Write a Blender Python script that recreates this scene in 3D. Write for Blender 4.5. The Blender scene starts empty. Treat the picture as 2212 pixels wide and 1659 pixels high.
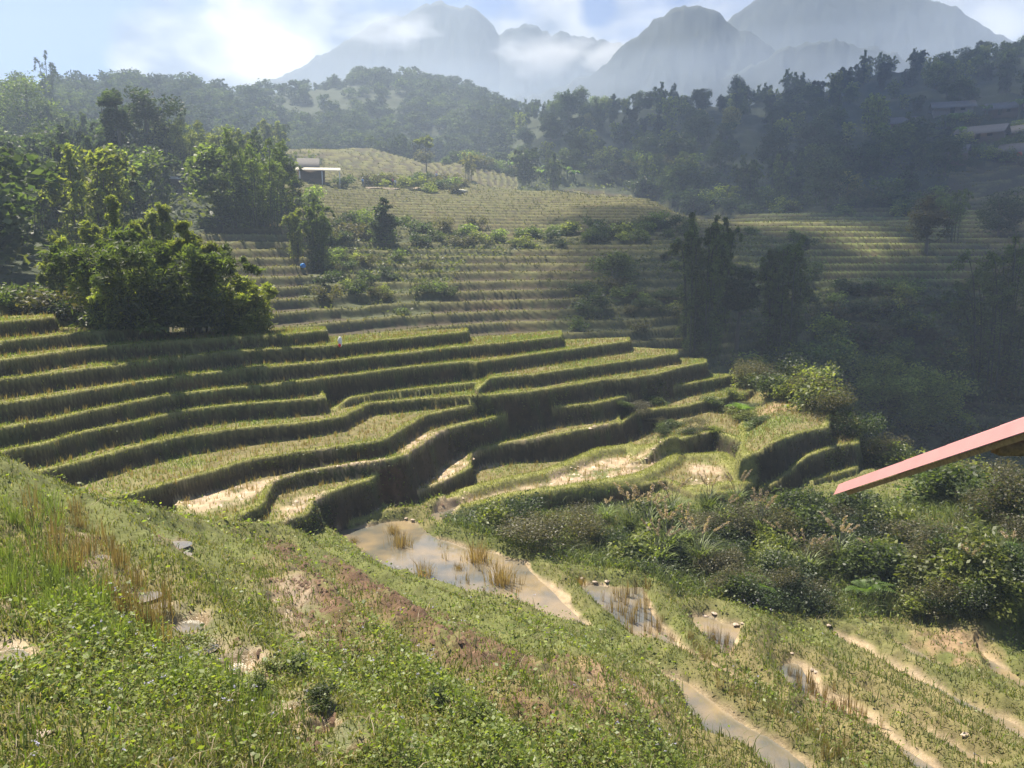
import bpy, math, random
import numpy as np
rng = np.random.default_rng(7)
random.seed(7)
F4 = np.float32
# ------------------------------------------------------------------ camera, sky, sun, exposure
scene = bpy.context.scene
PITCH = math.radians(9.45)
FOC, UW, VH = 1736.0, 2212.0, 1659.0
cam_d = bpy.data.cameras.new("camera")
cam_d.sensor_width = 36.0
cam_d.lens = 36.0 * FOC / UW
cam_d.clip_start, cam_d.clip_end = 0.1, 20000
cam = bpy.data.objects.new("camera", cam_d)
scene.collection.objects.link(cam)
cam.location = (0, 0, 0)
cam.rotation_euler = (math.radians(90) - PITCH, 0, 0)
scene.camera = cam

SUN_AZ, SUN_EL = math.radians(-46), math.radians(61)      # azimuth measured from +Y towards +X
sdir = np.array([math.sin(SUN_AZ) * math.cos(SUN_EL), math.cos(SUN_AZ) * math.cos(SUN_EL), math.sin(SUN_EL)])
sun_d = bpy.data.lights.new("sun", 'SUN')
sun_d.energy, sun_d.angle, sun_d.color = 5.0, math.radians(0.53), (1.0, 0.91, 0.76)
sun = bpy.data.objects.new("sun", sun_d)
scene.collection.objects.link(sun)
sun.rotation_euler = (math.pi / 2 - SUN_EL, 0, math.pi - SUN_AZ)
sun.location = (0, 0, 400)

scene.view_settings.view_transform = 'Standard'
scene.view_settings.look = 'None'
scene.view_settings.exposure = 1.6
scene.view_settings.gamma = 1.0
scene.cycles.use_denoising = True
scene.cycles.max_bounces = 6
scene.cycles.diffuse_bounces = 3
scene.cycles.glossy_bounces = 2
scene.cycles.transmission_bounces = 3
scene.cycles.transparent_max_bounces = 6
scene.cycles.volume_bounces = 1
scene.cycles.sample_clamp_indirect = 4.0

def ray(u, v):
    u = np.asarray(u, float); v = np.asarray(v, float)
    xc = (u - UW / 2) / FOC; yc = -(v - VH / 2) / FOC
    return xc, math.cos(PITCH) + yc * math.sin(PITCH), -math.sin(PITCH) + yc * math.cos(PITCH)
def on_z(u, v, z):
    a, b, c = ray(u, v); t = z / c
    return a * t, b * t
def on_r(u, v, r):
    a, b, c = ray(u, v); t = r / np.hypot(a, b)
    return a * t, b * t, c * t

# world: Nishita sky with procedural clouds by direction
w = bpy.data.worlds.new("World"); scene.world = w; w.use_nodes = True
nt = w.node_tree; N = nt.nodes; L = nt.links; N.clear()
out = N.new('ShaderNodeOutputWorld'); bg = N.new('ShaderNodeBackground')
sky = N.new('ShaderNodeTexSky'); sky.sky_type = 'NISHITA'; sky.sun_disc = False
sky.sun_elevation = SUN_EL; sky.sun_rotation = SUN_AZ; sky.altitude = 1300; sky.air_density = 1.0; sky.dust_density = 0.6; sky.ozone_density = 1.5
tc = N.new('ShaderNodeTexCoord')
def math_n(op, a, b=None, clamp=False):
    n = N.new('ShaderNodeMath'); n.operation = op; n.use_clamp = clamp
    for i, x in enumerate((a, b)):
        if x is None: continue
        if isinstance(x, (int, float)): n.inputs[i].default_value = x
        else: L.new(x, n.inputs[i])
    return n.outputs[0]
mp = N.new('ShaderNodeMapping'); mp.inputs['Scale'].default_value = (1, 1, 1.9); L.new(tc.outputs['Generated'], mp.inputs[0])
nz = N.new('ShaderNodeTexNoise'); nz.inputs['Scale'].default_value = 5.2; nz.inputs['Detail'].default_value = 9; nz.inputs['Roughness'].default_value = 0.56
nz.inputs['Distortion'].default_value = 0.25; L.new(mp.outputs[0], nz.inputs['Vector'])
dens = nz.outputs['Fac']
def blob(u, v, wdt, amp):
    a, b, c = ray(u, v); d = np.array([float(a), float(b), float(c)]); d /= np.linalg.norm(d)
    vn = N.new('ShaderNodeVectorMath'); vn.operation = 'DISTANCE'; L.new(tc.outputs['Generated'], vn.inputs[0]); vn.inputs[1].default_value = d
    x = math_n('DIVIDE', vn.outputs['Value'], wdt); x = math_n('MULTIPLY', x, x); x = math_n('MULTIPLY', x, -1.0); x = math_n('EXPONENT', x)
    return math_n('MULTIPLY', x, amp)
for (u, v, wd, am) in [(260, 90, .06, .30), (400, 90, .07, .30), (560, 60, .08, .30), (-20, 130, .05, .3), (560, 140, .12, .2), (80, 70, .05, -.35), (150, 15, .06, -.3), (430, 12, .025, -.4), (330, 10, .04, -.2), (900, 60, .16, .17), (1100, 130, .05, .15), (1240, 30, .06, .16), (1290, 10, .02, -.3), (2150, 60, .2, .25), (1700, 0, .2, .2)]:
    dens = math_n('ADD', dens, blob(u, v, wd, am))
cr = N.new('ShaderNodeValToRGB'); cr.color_ramp.elements[0].position = 0.60; cr.color_ramp.elements[1].position = 0.76
L.new(dens, cr.inputs[0])
mp2 = N.new('ShaderNodeMapping'); mp2.inputs['Scale'].default_value = (1, 1, 1.6); mp2.inputs['Location'].default_value = (3, 1, 5); L.new(tc.outputs['Generated'], mp2.inputs[0])
nz2 = N.new('ShaderNodeTexNoise'); nz2.inputs['Scale'].default_value = 9; nz2.inputs['Detail'].default_value = 10; L.new(mp2.outputs[0], nz2.inputs['Vector'])
cr2 = N.new('ShaderNodeValToRGB')
cr2.color_ramp.elements[0].position = 0.42; cr2.color_ramp.elements[0].color = (0.16, 0.21, 0.31, 1)
cr2.color_ramp.elements[1].position = 0.66; cr2.color_ramp.elements[1].color = (1.0, 0.98, 0.95, 1)
L.new(nz2.outputs['Fac'], cr2.inputs[0])
CLOUD = 10.0
cs = N.new('ShaderNodeVectorMath'); cs.operation = 'SCALE'; cs.inputs['Scale'].default_value = CLOUD; L.new(cr2.outputs[0], cs.inputs[0])
sv = N.new('ShaderNodeVectorMath'); sv.operation = 'MULTIPLY'; sv.inputs[1].default_value = (0.58, 0.68, 0.92); L.new(sky.outputs[0], sv.inputs[0])
mx = N.new('ShaderNodeMix'); mx.data_type = 'RGBA'; L.new(cr.outputs[0], mx.inputs[0]); L.new(sv.outputs[0], mx.inputs[6]); L.new(cs.outputs[0], mx.inputs[7])
L.new(mx.outputs[2], bg.inputs['Color']); bg.inputs['Strength'].default_value = 0.05
L.new(bg.outputs[0], out.inputs[0])

# ------------------------------------------------------------------ numpy noise
def vnoise(x, y, seed=0):
    x = np.asarray(x, F4); y = np.asarray(y, F4)
    xi = np.floor(x).astype(np.int64); yi = np.floor(y).astype(np.int64)
    fx = x - xi; fy = y - yi
    fx = fx * fx * (3 - 2 * fx); fy = fy * fy * (3 - 2 * fy)
    def h(a, b):
        n = (a * 374761393 + b * 668265263 + seed * 1442695041) & 0xffffffff
        n = ((n ^ (n >> 13)) * 1274126177) & 0xffffffff
        return ((n ^ (n >> 16)) & 0xffff).astype(F4) / 65535.0
    a = h(xi, yi); b = h(xi + 1, yi); c = h(xi, yi + 1); d = h(xi + 1, yi + 1)
    return (a + (b - a) * fx) * (1 - fy) + (c + (d - c) * fx) * fy
def fbm(x, y, seed=0, oct=4, gain=.5):
    s = 0; a = 1; t = 0
    for i in range(oct):
        s = s + a * vnoise(x * 2 ** i + 17.3 * i, y * 2 ** i - 9.1 * i, seed + i); t += a; a *= gain
    return s / t - 0.5
def sstep(a, b, x):
    t = np.clip((x - a) / (b - a), 0, 1); return t * t * (3 - 2 * t)

# ------------------------------------------------------------------ terrain nodes
nodes = []      # (x, y, z)
def nz_(u, v, z):
    z = z * (1 - .07 * min(1, max(0, (-z - 6) / 2)))
    x, y = on_z(u, v, z); nodes.append((float(x), float(y), z))
def nr_(u, v, r): x, y, z = on_r(u, v, r); nodes.append((float(x), float(y), float(z)))
def nh_(u, r, z):
    x, y, _ = on_r(u, 829, r); nodes.append((float(x), float(y), z))
for p in [(-250, 1000, -4.6), (-250, 1300, -4.5), (-250, 1659, -4.4), (0, 1005, -4.9), (0, 1200, -4.8), (0, 1400, -4.7), (0, 1659, -4.6),
          (560, 1140, -8.3), (150, 1095, -5.15), (120, 1045, -5.2), (200, 1075, -5.5), (290, 1090, -6.2), (370, 1113, -7.0), (480, 1133, -8.0), (640, 1146, -8.9), (860, 1106, -9.85), (930, 1090, -9.9),
          (718, 1152, -9.85), (780, 1195, -9.85), (903, 1250, -9.85), (1105, 1315, -9.85), (1272, 1362, -9.85), (1411, 1450, -9.85), (1490, 1535, -9.9), (1540, 1620, -9.9),
          (300, 1400, -5.2), (400, 1250, -5.7), (500, 1350, -5.9), (640, 1270, -7.2), (700, 1400, -6.5), (600, 1550, -5.3), (800, 1550, -5.9), (600, 1659, -5.0),
          (850, 1659, -5.3), (950, 1400, -7.7), (1000, 1500, -6.7), (1150, 1500, -7.1), (1100, 1659, -6.0), (1280, 1450, -8.3), (1350, 1560, -8.0), (1350, 1659, -7.3),
          (1200, 1390, -9.0), (800, 1260, -9.0), (700, 1200, -8.8), (550, 1180, -7.9), (850, 1330, -8.0),
          (1450, 1659, -9.0), (1615, 1640, -10.0), (1300, 1380, -10.0), (1480, 1470, -10.15), (1640, 1500, -10.4), (1500, 1310, -10.4), (1230, 1230, -10.1), (1640, 1400, -10.5), (1800, 1600, -10.75),
          (1700, 1340, -10.8), (1850, 1370, -11.1), (2000, 1350, -11.3), (2212, 1400, -11.7), (2212, 1500, -11.6), (2212, 1659, -11.2), (2000, 1500, -11.2), (1900, 1659, -10.9), (2450, 1659, -11.3), (2450, 1400, -11.8),
          (950, 1150, -10.0), (1100, 1120, -10.2), (1480, 1090, -10.1), (1750, 1080, -10.2), (1960, 1110, -10.1), (2212, 1110, -10.1), (2080, 1150, -9.7), (2170, 1200, -9.6), (2450, 1100, -10.0), (1900, 1010, -10.4), (1300, 1180, -10.6), (1600, 1200, -10.9), (1900, 1220, -10.9)]:
    nz_(*p)
nodes += [(0, 3, -4.6), (-6, 3, -4.5), (6, 3, -5.5), (12, 4, -7.0), (0, -4, -4.2), (-12, 0, -4.2), (20, 3, -9)]
for p in [(-250, 24, -7.5), (0, 23, -7.6), (-100, 30, -8), (100, 30, -8), (300, 33, -8.5), (500, 33, -9.5), (700, 34, -10), (900, 36, -10.5), (1200, 38, -10.8), (1400, 42, -10.6), (1500, 46, -10.8),
          (300, 42, -5.5), (450, 46, -6.0), (600, 50, -6.2), (800, 52, -7), (1000, 55, -8.2), (1200, 58, -9.5), (1400, 58, -11), (1550, 56, -13.5), (1700, 60, -16.5), (1850, 54, -15), (2000, 48, -13.5), (2212, 48, -13.5), (2450, 50, -13), (1750, 50, -13.0), (2000, 62, -16.5), (2212, 65, -16.5), (0, 34, -5), (150, 38, -4.6)]:
    nh_(*p)
cols = {
    -260: [(680, 42), (610, 60), (575, 75), (500, 95), (430, 130), (370, 170), (330, 220), (260, 330), (205, 430), (290, 520)],
    0: [(690, 40), (640, 48), (604, 60), (575, 72), (500, 95), (430, 130), (370, 170), (335, 220), (260, 330), (210, 430), (290, 520)],
    150: [(690, 44), (640, 52), (610, 62), (575, 74), (500, 98), (430, 132), (370, 170), (345, 220), (260, 330), (205, 430), (290, 520)],
    300: [(705, 48), (640, 60), (560, 76), (480, 102), (420, 135), (370, 170), (345, 225), (270, 330), (185, 440), (290, 530)],
    450: [(722, 56), (640, 66), (560, 80), (512, 92), (480, 108), (410, 145), (385, 175), (370, 240), (300, 320), (205, 450), (290, 540)],
    620: [(725, 60), (620, 72), (540, 86), (492, 97), (450, 115), (405, 142), (385, 160), (332, 220), (320, 250), (360, 290), (330, 335), (205, 480), (290, 560)],
    800: [(735, 62), (650, 73), (560, 90), (450, 128), (404, 162), (388, 178), (332, 238), (316, 262), (360, 300), (320, 345), (176, 520), (290, 600)],
    1000: [(745, 64), (650, 75), (560, 93), (450, 135), (412, 168), (392, 200), (350, 250), (410, 290), (335, 335), (194, 520), (300, 600)],
    1200: [(750, 67), (650, 78), (560, 97), (450, 145), (412, 185), (422, 212), (385, 240), (310, 300), (262, 370), (246, 410), (300, 480)],
    1400: [(755, 70), (650, 81), (560, 99), (470, 135), (428, 166), (455, 190), (430, 220), (345, 275), (270, 340), (235, 390), (290, 480)],
    1500: [(775, 72), (650, 85), (560, 102), (505, 125), (474, 150), (482, 172), (450, 208), (365, 258), (280, 325), (235, 380), (290, 480)],
    1700: [(810, 78), (700, 90), (600, 108), (520, 128), (478, 155), (470, 182), (430, 218), (350, 262), (265, 325), (215, 380), (290, 480)],
    1900: [(905, 80), (820, 88), (700, 99), (600, 115), (530, 132), (490, 152), (470, 185), (400, 222), (310, 272), (220, 345), (160, 410), (250, 500)],
    2100: [(905, 83), (820, 91), (700, 103), (605, 119), (550, 136), (520, 156), (450, 190), (380, 225), (330, 250), (255, 290), (180, 360), (135, 420), (230, 500)],
    2212: [(905, 85), (820, 93), (700, 105), (605, 122), (550, 140), (505, 162), (430, 195), (360, 230), (310, 262), (245, 295), (170, 360), (125, 420), (230, 500)],
    2480: [(900, 87), (820, 95), (700, 108), (610, 125), (550, 145), (500, 168), (420, 200), (340, 240), (290, 272), (225, 310), (150, 370), (105, 430), (200, 510)],
}
for u, lst in cols.items():
    for v, r in lst: nr_(u, v, r)
nodes = np.array(nodes)
def paz(x, y): return np.arctan2(x, y)
KAZ = 2.2
def lr(r): return np.log(np.maximum(r, 1.0))
_nx = paz(nodes[:, 0], nodes[:, 1]) * KAZ; _rr = np.hypot(nodes[:, 0], nodes[:, 1]); _ny = lr(_rr); _ne = nodes[:, 2] / np.maximum(_rr, 3)
CQ = 0.03
def kern(d2): return np.sqrt(d2 + CQ * CQ)
A = kern((_nx[:, None] - _nx) ** 2 + (_ny[:, None] - _ny) ** 2)
A += np.eye(len(_nx)) * -0.004
M = np.block([[A, np.ones((len(_nx), 1))], [np.ones((1, len(_nx))), np.zeros((1, 1))]])
_w = np.linalg.solve(M, np.append(_ne, 0))
def base_e(az, lnr):
    shp = az.shape; a = (az * KAZ).ravel(); l = lnr.ravel(); o = np.empty(a.size)
    for i in range(0, a.size, 20000):
        s = slice(i, i + 20000)
        o[s] = kern((a[s, None] - _nx) ** 2 + (l[s, None] - _ny) ** 2) @ _w[:-1] + _w[-1]
    return o.reshape(shp)

# polar grid centred below the viewpoint
def rows(a, b, q): n = int(math.log(b / a) / math.log(q)); return np.exp(np.linspace(math.log(a), math.log(b), n, endpoint=False))
R = np.concatenate([rows(2.5, 22, 1.006), rows(22, 57, 1.0023), rows(57, 200, 1.0032), rows(200, 640, 1.008), [640]])
AZ = np.radians(np.arange(-50, 50.001, 0.057))
nA, nR = len(AZ), len(R)
ca = np.linspace(AZ[0], AZ[-1], 240); cl = np.linspace(math.log(R[0]), math.log(R[-1]), 330)
CE = base_e(*np.meshgrid(ca, cl, indexing='ij'))
def bilin(G, fa, fl):
    ia = np.clip(fa.astype(int), 0, G.shape[0] - 2); il = np.clip(fl.astype(int), 0, G.shape[1] - 2)
    ta = fa - ia; tl = fl - il
    return (G[ia, il] * (1 - ta) + G[ia + 1, il] * ta) * (1 - tl) + (G[ia, il + 1] * (1 - ta) + G[ia + 1, il + 1] * ta) * tl
AA, RR = np.meshgrid(AZ, R, indexing='ij')
fa = (AA - ca[0]) / (ca[1] - ca[0]); fl = (np.log(RR) - cl[0]) / (cl[1] - cl[0])
E = bilin(CE, fa, fl)
X = (RR * np.sin(AA)).astype(F4); Y = (RR * np.cos(AA)).astype(F4)
Z = (E * RR).astype(F4)
RR = RR.astype(F4)
# image row of every grid vertex, used only to lay out which field is where
def proj(x, y, z):
    d = y * math.cos(PITCH) - z * math.sin(PITCH); up = y * math.sin(PITCH) + z * math.cos(PITCH)
    return UW / 2 + FOC * x / d, VH / 2 - FOC * up / d

# ---- generic terracing of the far slopes (contours of the smooth surface)
warp = fbm(X * .05, Y * .05, 11, 3) * 1.6 + fbm(X * .35, Y * .35, 12, 3) * 0.28
def poly_mask(px, py, x, y):
    ins = np.zeros(x.shape, bool); n = len(px)
    for i in range(n):
        x1, y1, x2, y2 = px[i], py[i], px[(i + 1) % n], py[(i + 1) % n]
        if y1 == y2: continue
        c = ((y1 > y) != (y2 > y)) & (x < (x2 - x1) * (y - y1) / (y2 - y1) + x1)
        ins ^= c
    return ins
def seg_dist(px, py, x, y, closed=False):
    d = np.full(x.shape, 1e9, F4); n = len(px)
    for i in range(n if closed else n - 1):
        x1, y1, x2, y2 = px[i], py[i], px[(i + 1) % n], py[(i + 1) % n]
        dx, dy = x2 - x1, y2 - y1; q = dx * dx + dy * dy + 1e-9
        t = np.clip(((x - x1) * dx + (y - y1) * dy) / q, 0, 1)
        np.minimum(d, np.hypot(x - x1 - t * dx, y - y1 - t * dy).astype(F4), out=d)
    return d
U0, V0 = proj(X, Y, Z)
def uvmask(pts):
    p = np.array(pts, float); return poly_mask(p[:, 0], p[:, 1], U0, V0)
far = RR > 40
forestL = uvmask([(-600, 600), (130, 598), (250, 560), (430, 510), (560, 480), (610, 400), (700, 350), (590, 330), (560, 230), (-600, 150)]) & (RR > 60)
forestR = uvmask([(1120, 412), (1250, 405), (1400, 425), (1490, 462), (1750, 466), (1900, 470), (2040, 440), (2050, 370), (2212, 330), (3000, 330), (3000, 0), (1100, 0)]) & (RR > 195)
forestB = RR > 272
scrub = uvmask([(1480, 790), (1470, 560), (1560, 500), (1740, 520), (1760, 600), (2000, 600), (2130, 620), (3000, 640), (3000, 1000), (1500, 1000)]) & (RR > 60)
gully = uvmask([(640, 640), (700, 500), (860, 480), (1060, 510), (1000, 560), (950, 640), (900, 690), (760, 690)]) | uvmask([(1180, 700), (1300, 580), (1450, 500), (1500, 560), (1480, 730), (1300, 720)]) | uvmask([(990, 520), (1400, 500), (1400, 520), (1000, 545)])
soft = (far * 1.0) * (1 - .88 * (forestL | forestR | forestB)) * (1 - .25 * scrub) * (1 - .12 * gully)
soft = soft.astype(F4)
H1 = np.where(RR > 230, 0.95, 0.62).astype(F4)
HW = np.where(RR < 104, .80, np.where(RR > 188, 1.12, np.where(U0 > 1570, .95, .62))).astype(F4)
zz = Z + warp * sstep(40, 70, RR) * 1.0
q = zz / HW; k = np.floor(q); f = q - k
rise = sstep(0.80, 1.0, f)
zt = (k + rise) * HW + 0.10 * np.exp(-((f - 0.04) / 0.07) ** 2) * HW + 0.10 * np.exp(-((f - 0.98) / 0.03) ** 2) * HW
zt = zt + 0.02
LIP = np.zeros_like(Z); RIS = np.zeros_like(Z)
LIP = (np.exp(-((np.minimum(f, 1 - f)) / 0.09) ** 2) * soft).astype(F4)
RIS = (((f > 0.78) & (f < 0.98)) * soft).astype(F4)
Z = (Z + (zt - Z) * soft).astype(F4)
Z += (fbm(X * .12, Y * .12, 31, 4) * 5.0 * (forestL | forestR | forestB) * sstep(60, 120, RR)).astype(F4)
Z += (fbm(X * .5, Y * .5, 32, 3) * (.8 * scrub + .45 * gully) * far).astype(F4)

# ---- the near rice terraces: lips traced as level lines, each with its own height
arc_a = np.radians([-60, -45, -20, -14, -2, 3.5, 8.4, 12, 14, 17, 20, 26])
arc_r = np.array([37, 37.5, 39, 39.5, 44, 48, 50, 49, 49.5, 49, 46, 42])
def mesa_poly(pts, z, ext=True, ul=400):
    p = np.array(pts, float); x, y = on_z(p[:, 0], p[:, 1], z[0] + (z[1] - z[0]) * np.clip((p[:, 0] - ul) / (1200 - ul), 0, 1))
    P = list(zip(x, y))
    if ext:
        dx, dy = P[0][0] - P[1][0], P[0][1] - P[1][1]; n = math.hypot(dx, dy)
        P = [(P[0][0] + dx / n * 14 - 8, P[0][1] + dy / n * 14), (P[0][0] + dx / n * 5 - 1, P[0][1] + dy / n * 5)] + P
    a1 = math.atan2(P[-1][0], P[-1][1])
    a0 = math.radians(-60) if ext else math.atan2(P[0][0], P[0][1])
    tail = []
    for a in np.linspace(a1, a0, 30):
        r = float(np.interp(a, arc_a, arc_r)); tail.append((r * math.sin(a), r * math.cos(a)))
    return np.array(P), np.array(P + tail)
LIPS = [
 (-9.3, -9.3, [(876, 1128), (928, 1122), (945, 1138), (974, 1128), (1097, 1094), (1179, 1080), (1288, 1064), (1370, 1052), (1440, 1040), (1500, 1072), (1600, 1064), (1650, 1045), (1700, 1040), (1756, 1042), (1854, 1012)], False),
 (-8.5, -8.5, [(1356, 968), (1425, 959), (1506, 943), (1539, 934), (1580, 945), (1605, 960)], False),
 (-8.4, -8.4, [(1640, 1008), (1690, 1004), (1745, 987), (1800, 968), (1854, 959)], False),
 (-7.62, -7.62, [(1600, 960), (1674, 956), (1720, 941), (1761, 929), (1790, 925)], False),
 (-9.12, -8.22, [(690, 1146), (718, 1134), (780, 1126), (822, 1112), (836, 1094), (849, 1079), (903, 1062), (958, 1041), (999, 1022), (1018, 1010), (1014, 996), (1018, 985), (1032, 974), (1067, 964), (1110, 956), (1152, 950), (1204, 940), (1260, 929), (1313, 918), (1340, 914)], False),
 (-8.0, -8.0, [(520, 1150), (620, 1130), (665, 1108), (677, 1092), (685, 1073), (740, 1056), (780, 1045), (808, 1034), (850, 1014), (900, 988), (944, 958), (1000, 935)], False),
 (-8.0, -8.0, [(1325, 902), (1370, 892), (1479, 879), (1561, 862), (1629, 845), (1690, 858)], False),
 (-7.66, -7.38, [(380, 1150), (490, 1127), (556, 1100), (576, 1082), (584, 1063), (595, 1041), (658, 1022), (753, 1005), (843, 995), (876, 985), (917, 958), (944, 938), (971, 926), (1012, 916), (1047, 909), (1100, 896), (1141, 884), (1204, 881), (1288, 873), (1384, 852), (1425, 842), (1506, 827), (1561, 817), (1596, 806)], False),
 (-7.08, -6.87, [(273, 1073), (355, 1049), (464, 1019), (548, 993), (603, 986), (685, 973), (821, 956), (849, 943), (890, 915), (917, 902), (960, 889), (1012, 880), (1060, 872), (1094, 867), (1135, 861)], True),
 (-6.47, -6.52, [(68, 1027), (164, 1005), (273, 973), (409, 943), (548, 926), (603, 921), (685, 912), (740, 902), (756, 893), (802, 873), (835, 871), (930, 862), (1000, 858), (1071, 855), (1152, 847), (1206, 838), (1315, 821), (1359, 819), (1425, 808), (1479, 793), (1525, 784)], True),
 (-6.15, -6.25, [(712, 872), (760, 862), (821, 852), (958, 836), (1048, 826)], False),
 (-5.87, -5.97, [(0, 981), (82, 964), (191, 934), (300, 913), (409, 888), (518, 876), (603, 870), (650, 866), (702, 862)], True),
 (-5.87, -5.97, [(1030, 830), (1048, 822), (1067, 817), (1152, 811), (1206, 803), (1315, 787), (1411, 773), (1463, 765)], False),
 (-5.32, -5.36, [(0, 929), (109, 910), (218, 885), (355, 858), (491, 842), (603, 832), (740, 814), (876, 796), (1012, 782), (1030, 784), (1097, 775), (1206, 760), (1315, 744), (1359, 738)], True),
 (-4.76, -4.78, [(0, 876), (136, 854), (273, 832), (409, 813), (603, 793), (690, 786), (712, 782), (740, 779), (783, 774), (876, 765), (985, 751), (1097, 742), (1165, 734), (1214, 728)], True),
 (-4.2, -4.25, [(0, 823), (153, 804), (327, 782), (491, 763), (603, 755), (725, 748), (740, 745), (821, 737), (930, 726), (1010, 718)], True),
 (-3.68, -3.72, [(0, 781), (191, 754), (382, 739), (546, 729), (603, 726), (704, 715)], True),
 (-3.24, -3.25, [(0, 741), (55, 734), (153, 724), (273, 714), (357, 706)], True),
 (-2.69, -2.7, [(0, 698), (60, 693), (120, 687)], True),
]
i0, i1 = np.searchsorted(R, 15), np.searchsorted(R, 58)
sx, sy = X[:, i0:i1], Y[:, i0:i1]
wn = (fbm(sx * .9, sy * .9, 5, 3) * 0.20 + fbm(sx * 4, sy * 4, 6, 2) * 0.10).astype(F4)
zs = Z[:, i0:i1].copy(); lip_s = np.zeros_like(zs); ris_s = np.zeros_like(zs); near_tread = np.zeros(zs.shape, bool)
lip_lines = []
RAMP = {3: (.8, 2.5), 2: (.95, 3.5), 1: (.8, 4.0), 10: (.35, 1.6), 12: (.3, 1.0), 6: (.5, 2.0)}
for li, (zl, zr, pts, ext) in enumerate(LIPS):
    ul = 790 if li == 4 else 400
    P, poly = mesa_poly(pts, (zl, zr), ext, ul)
    bb = (sx > poly[:, 0].min() - 3) & (sx < poly[:, 0].max() + 3) & (sy > poly[:, 1].min() - 3) & (sy < poly[:, 1].max() + 3)
    xs, ys = sx[bb], sy[bb]
    d = seg_dist(poly[:, 0], poly[:, 1], xs, ys, True)
    d = np.where(poly_mask(poly[:, 0], poly[:, 1], xs, ys), d, -d) + wn[bb]
    z = zl + (zr - zl) * np.clip((1106 + 1770 * xs / ys - ul) / (1200 - ul), 0, 1)
    zc = z - np.maximum(-d, 0) * 4.0 + 0.07 * np.exp(-((d - .13) / .13) ** 2) + np.where(d > .3, 0.0, 0)
    if li in RAMP:
        az0 = math.atan2(P[0][0], P[0][1]); zc = zc - RAMP[li][0] * (1 - sstep(az0, az0 + math.radians(RAMP[li][1]), np.arctan2(xs, ys)))
    cur = zs[bb]; win = zc > cur
    cur[win] = zc[win]; zs[bb] = cur
    l = lip_s[bb]; l[win] = np.exp(-((d[win] - .10) / .10) ** 2); lip_s[bb] = l
    s = ris_s[bb]; s[win] = (d[win] < -0.03); ris_s[bb] = s
    n = near_tread[bb]; n[win] = True; near_tread[bb] = n
Z[:, i0:i1] = zs
LIP[:, i0:i1] = np.where(near_tread, lip_s, LIP[:, i0:i1] * (RR[:, i0:i1] > 45))
RIS[:, i0:i1] = np.where(near_tread, ris_s, RIS[:, i0:i1] * (RR[:, i0:i1] > 45))
NT = np.zeros(Z.shape, bool); NT[:, i0:i1] = near_tread

# ---- elevation lookups: where a line of sight meets the ground
def zat(x, y):
    a = (np.arctan2(x, y) - AZ[0]) / (AZ[1] - AZ[0]); r = np.hypot(x, y)
    j = np.clip(np.searchsorted(R, r) - 1, 0, nR - 2); tr = np.clip((r - R[j]) / (R[j + 1] - R[j]), 0, 1)
    i = np.clip(a.astype(int) if hasattr(a, 'astype') else int(a), 0, nA - 2); ta = a - i
    return (Z[i, j] * (1 - ta) + Z[i + 1, j] * ta) * (1 - tr) + (Z[i, j + 1] * (1 - ta) + Z[i + 1, j + 1] * ta) * tr
def hit(u, v, rmin=4.0, rmax=640):
    a, b, c = [float(t) for t in ray(u, v)]; az = math.atan2(a, b); el = c / math.hypot(a, b)
    i = int(np.clip(round((az - AZ[0]) / (AZ[1] - AZ[0])), 0, nA - 1))
    m = (Z[i] >= el * R) & (R >= rmin) & (R <= rmax)
    j = int(np.argmax(m)) if m.any() else int(np.argmin(np.abs(Z[i] - el * R) + 1e3 * ((R < rmin) | (R > rmax))))
    return R[j] * math.sin(az), R[j] * math.cos(az), float(Z[i, j])

# ---- ponds: still water with levelled beds
PONDS = {
 0: (-9.30, [(718, 1147), (794, 1139), (821, 1131), (876, 1123), (903, 1131), (914, 1150), (958, 1169), (1012, 1183), (1094, 1204), (1131, 1217), (1165, 1255), (1214, 1285), (1240, 1320), (1274, 1356), (1217, 1337), (1152, 1318), (1094, 1302), (1012, 1283), (903, 1242), (802, 1206), (780, 1188), (761, 1172)]),
 1: (-9.53, [(1234, 1266), (1392, 1269), (1400, 1299), (1425, 1348), (1465, 1395), (1540, 1456), (1585, 1500), (1560, 1492), (1500, 1452), (1460, 1424), (1397, 1392), (1324, 1348), (1272, 1310)]),
 2: (-9.77, [(1479, 1340), (1523, 1332), (1607, 1357), (1583, 1376), (1572, 1414), (1592, 1446), (1640, 1490), (1600, 1470), (1560, 1430), (1534, 1403), (1506, 1376)]),
 3: (-10.04, [(1677, 1433), (1710, 1430), (1739, 1438), (1769, 1460), (1778, 1487), (1854, 1534), (1963, 1610), (2055, 1680), (2000, 1680), (1940, 1620), (1881, 1575), (1800, 1540), (1718, 1509), (1682, 1468)]),
 4: (-9.32, [(1400, 1436), (1493, 1479), (1561, 1528), (1615, 1572), (1700, 1624), (1760, 1680), (1690, 1690), (1615, 1612), (1530, 1590), (1493, 1530), (1452, 1479)]),
 5: (-10.23, [(1818, 1480), (1881, 1504), (1950, 1552), (2045, 1605), (2150, 1655), (2120, 1662), (2030, 1618), (1940, 1570), (1870, 1520)]),
 6: (-10.46, [(1799, 1373), (1860, 1395), (1950, 1445), (2034, 1490), (2102, 1524), (2215, 1575), (2400, 1650), (2400, 1680), (2212, 1600), (2095, 1536), (2025, 1499), (1943, 1456), (1850, 1405)]),
 7: (-10.60, [(1930, 1387), (1985, 1410), (2020, 1434), (2050, 1450), (2010, 1446), (1960, 1416)]),
 8: (-10.79, [(2108, 1403), (2165, 1440), (2215, 1475), (2320, 1520), (2320, 1540), (2212, 1492), (2150, 1455)]),
 9: (-9.22, [(932, 1112), (960, 1098), (990, 1090), (1020, 1092), (1000, 1105), (974, 1116), (952, 1128), (940, 1126)]),
}
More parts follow.
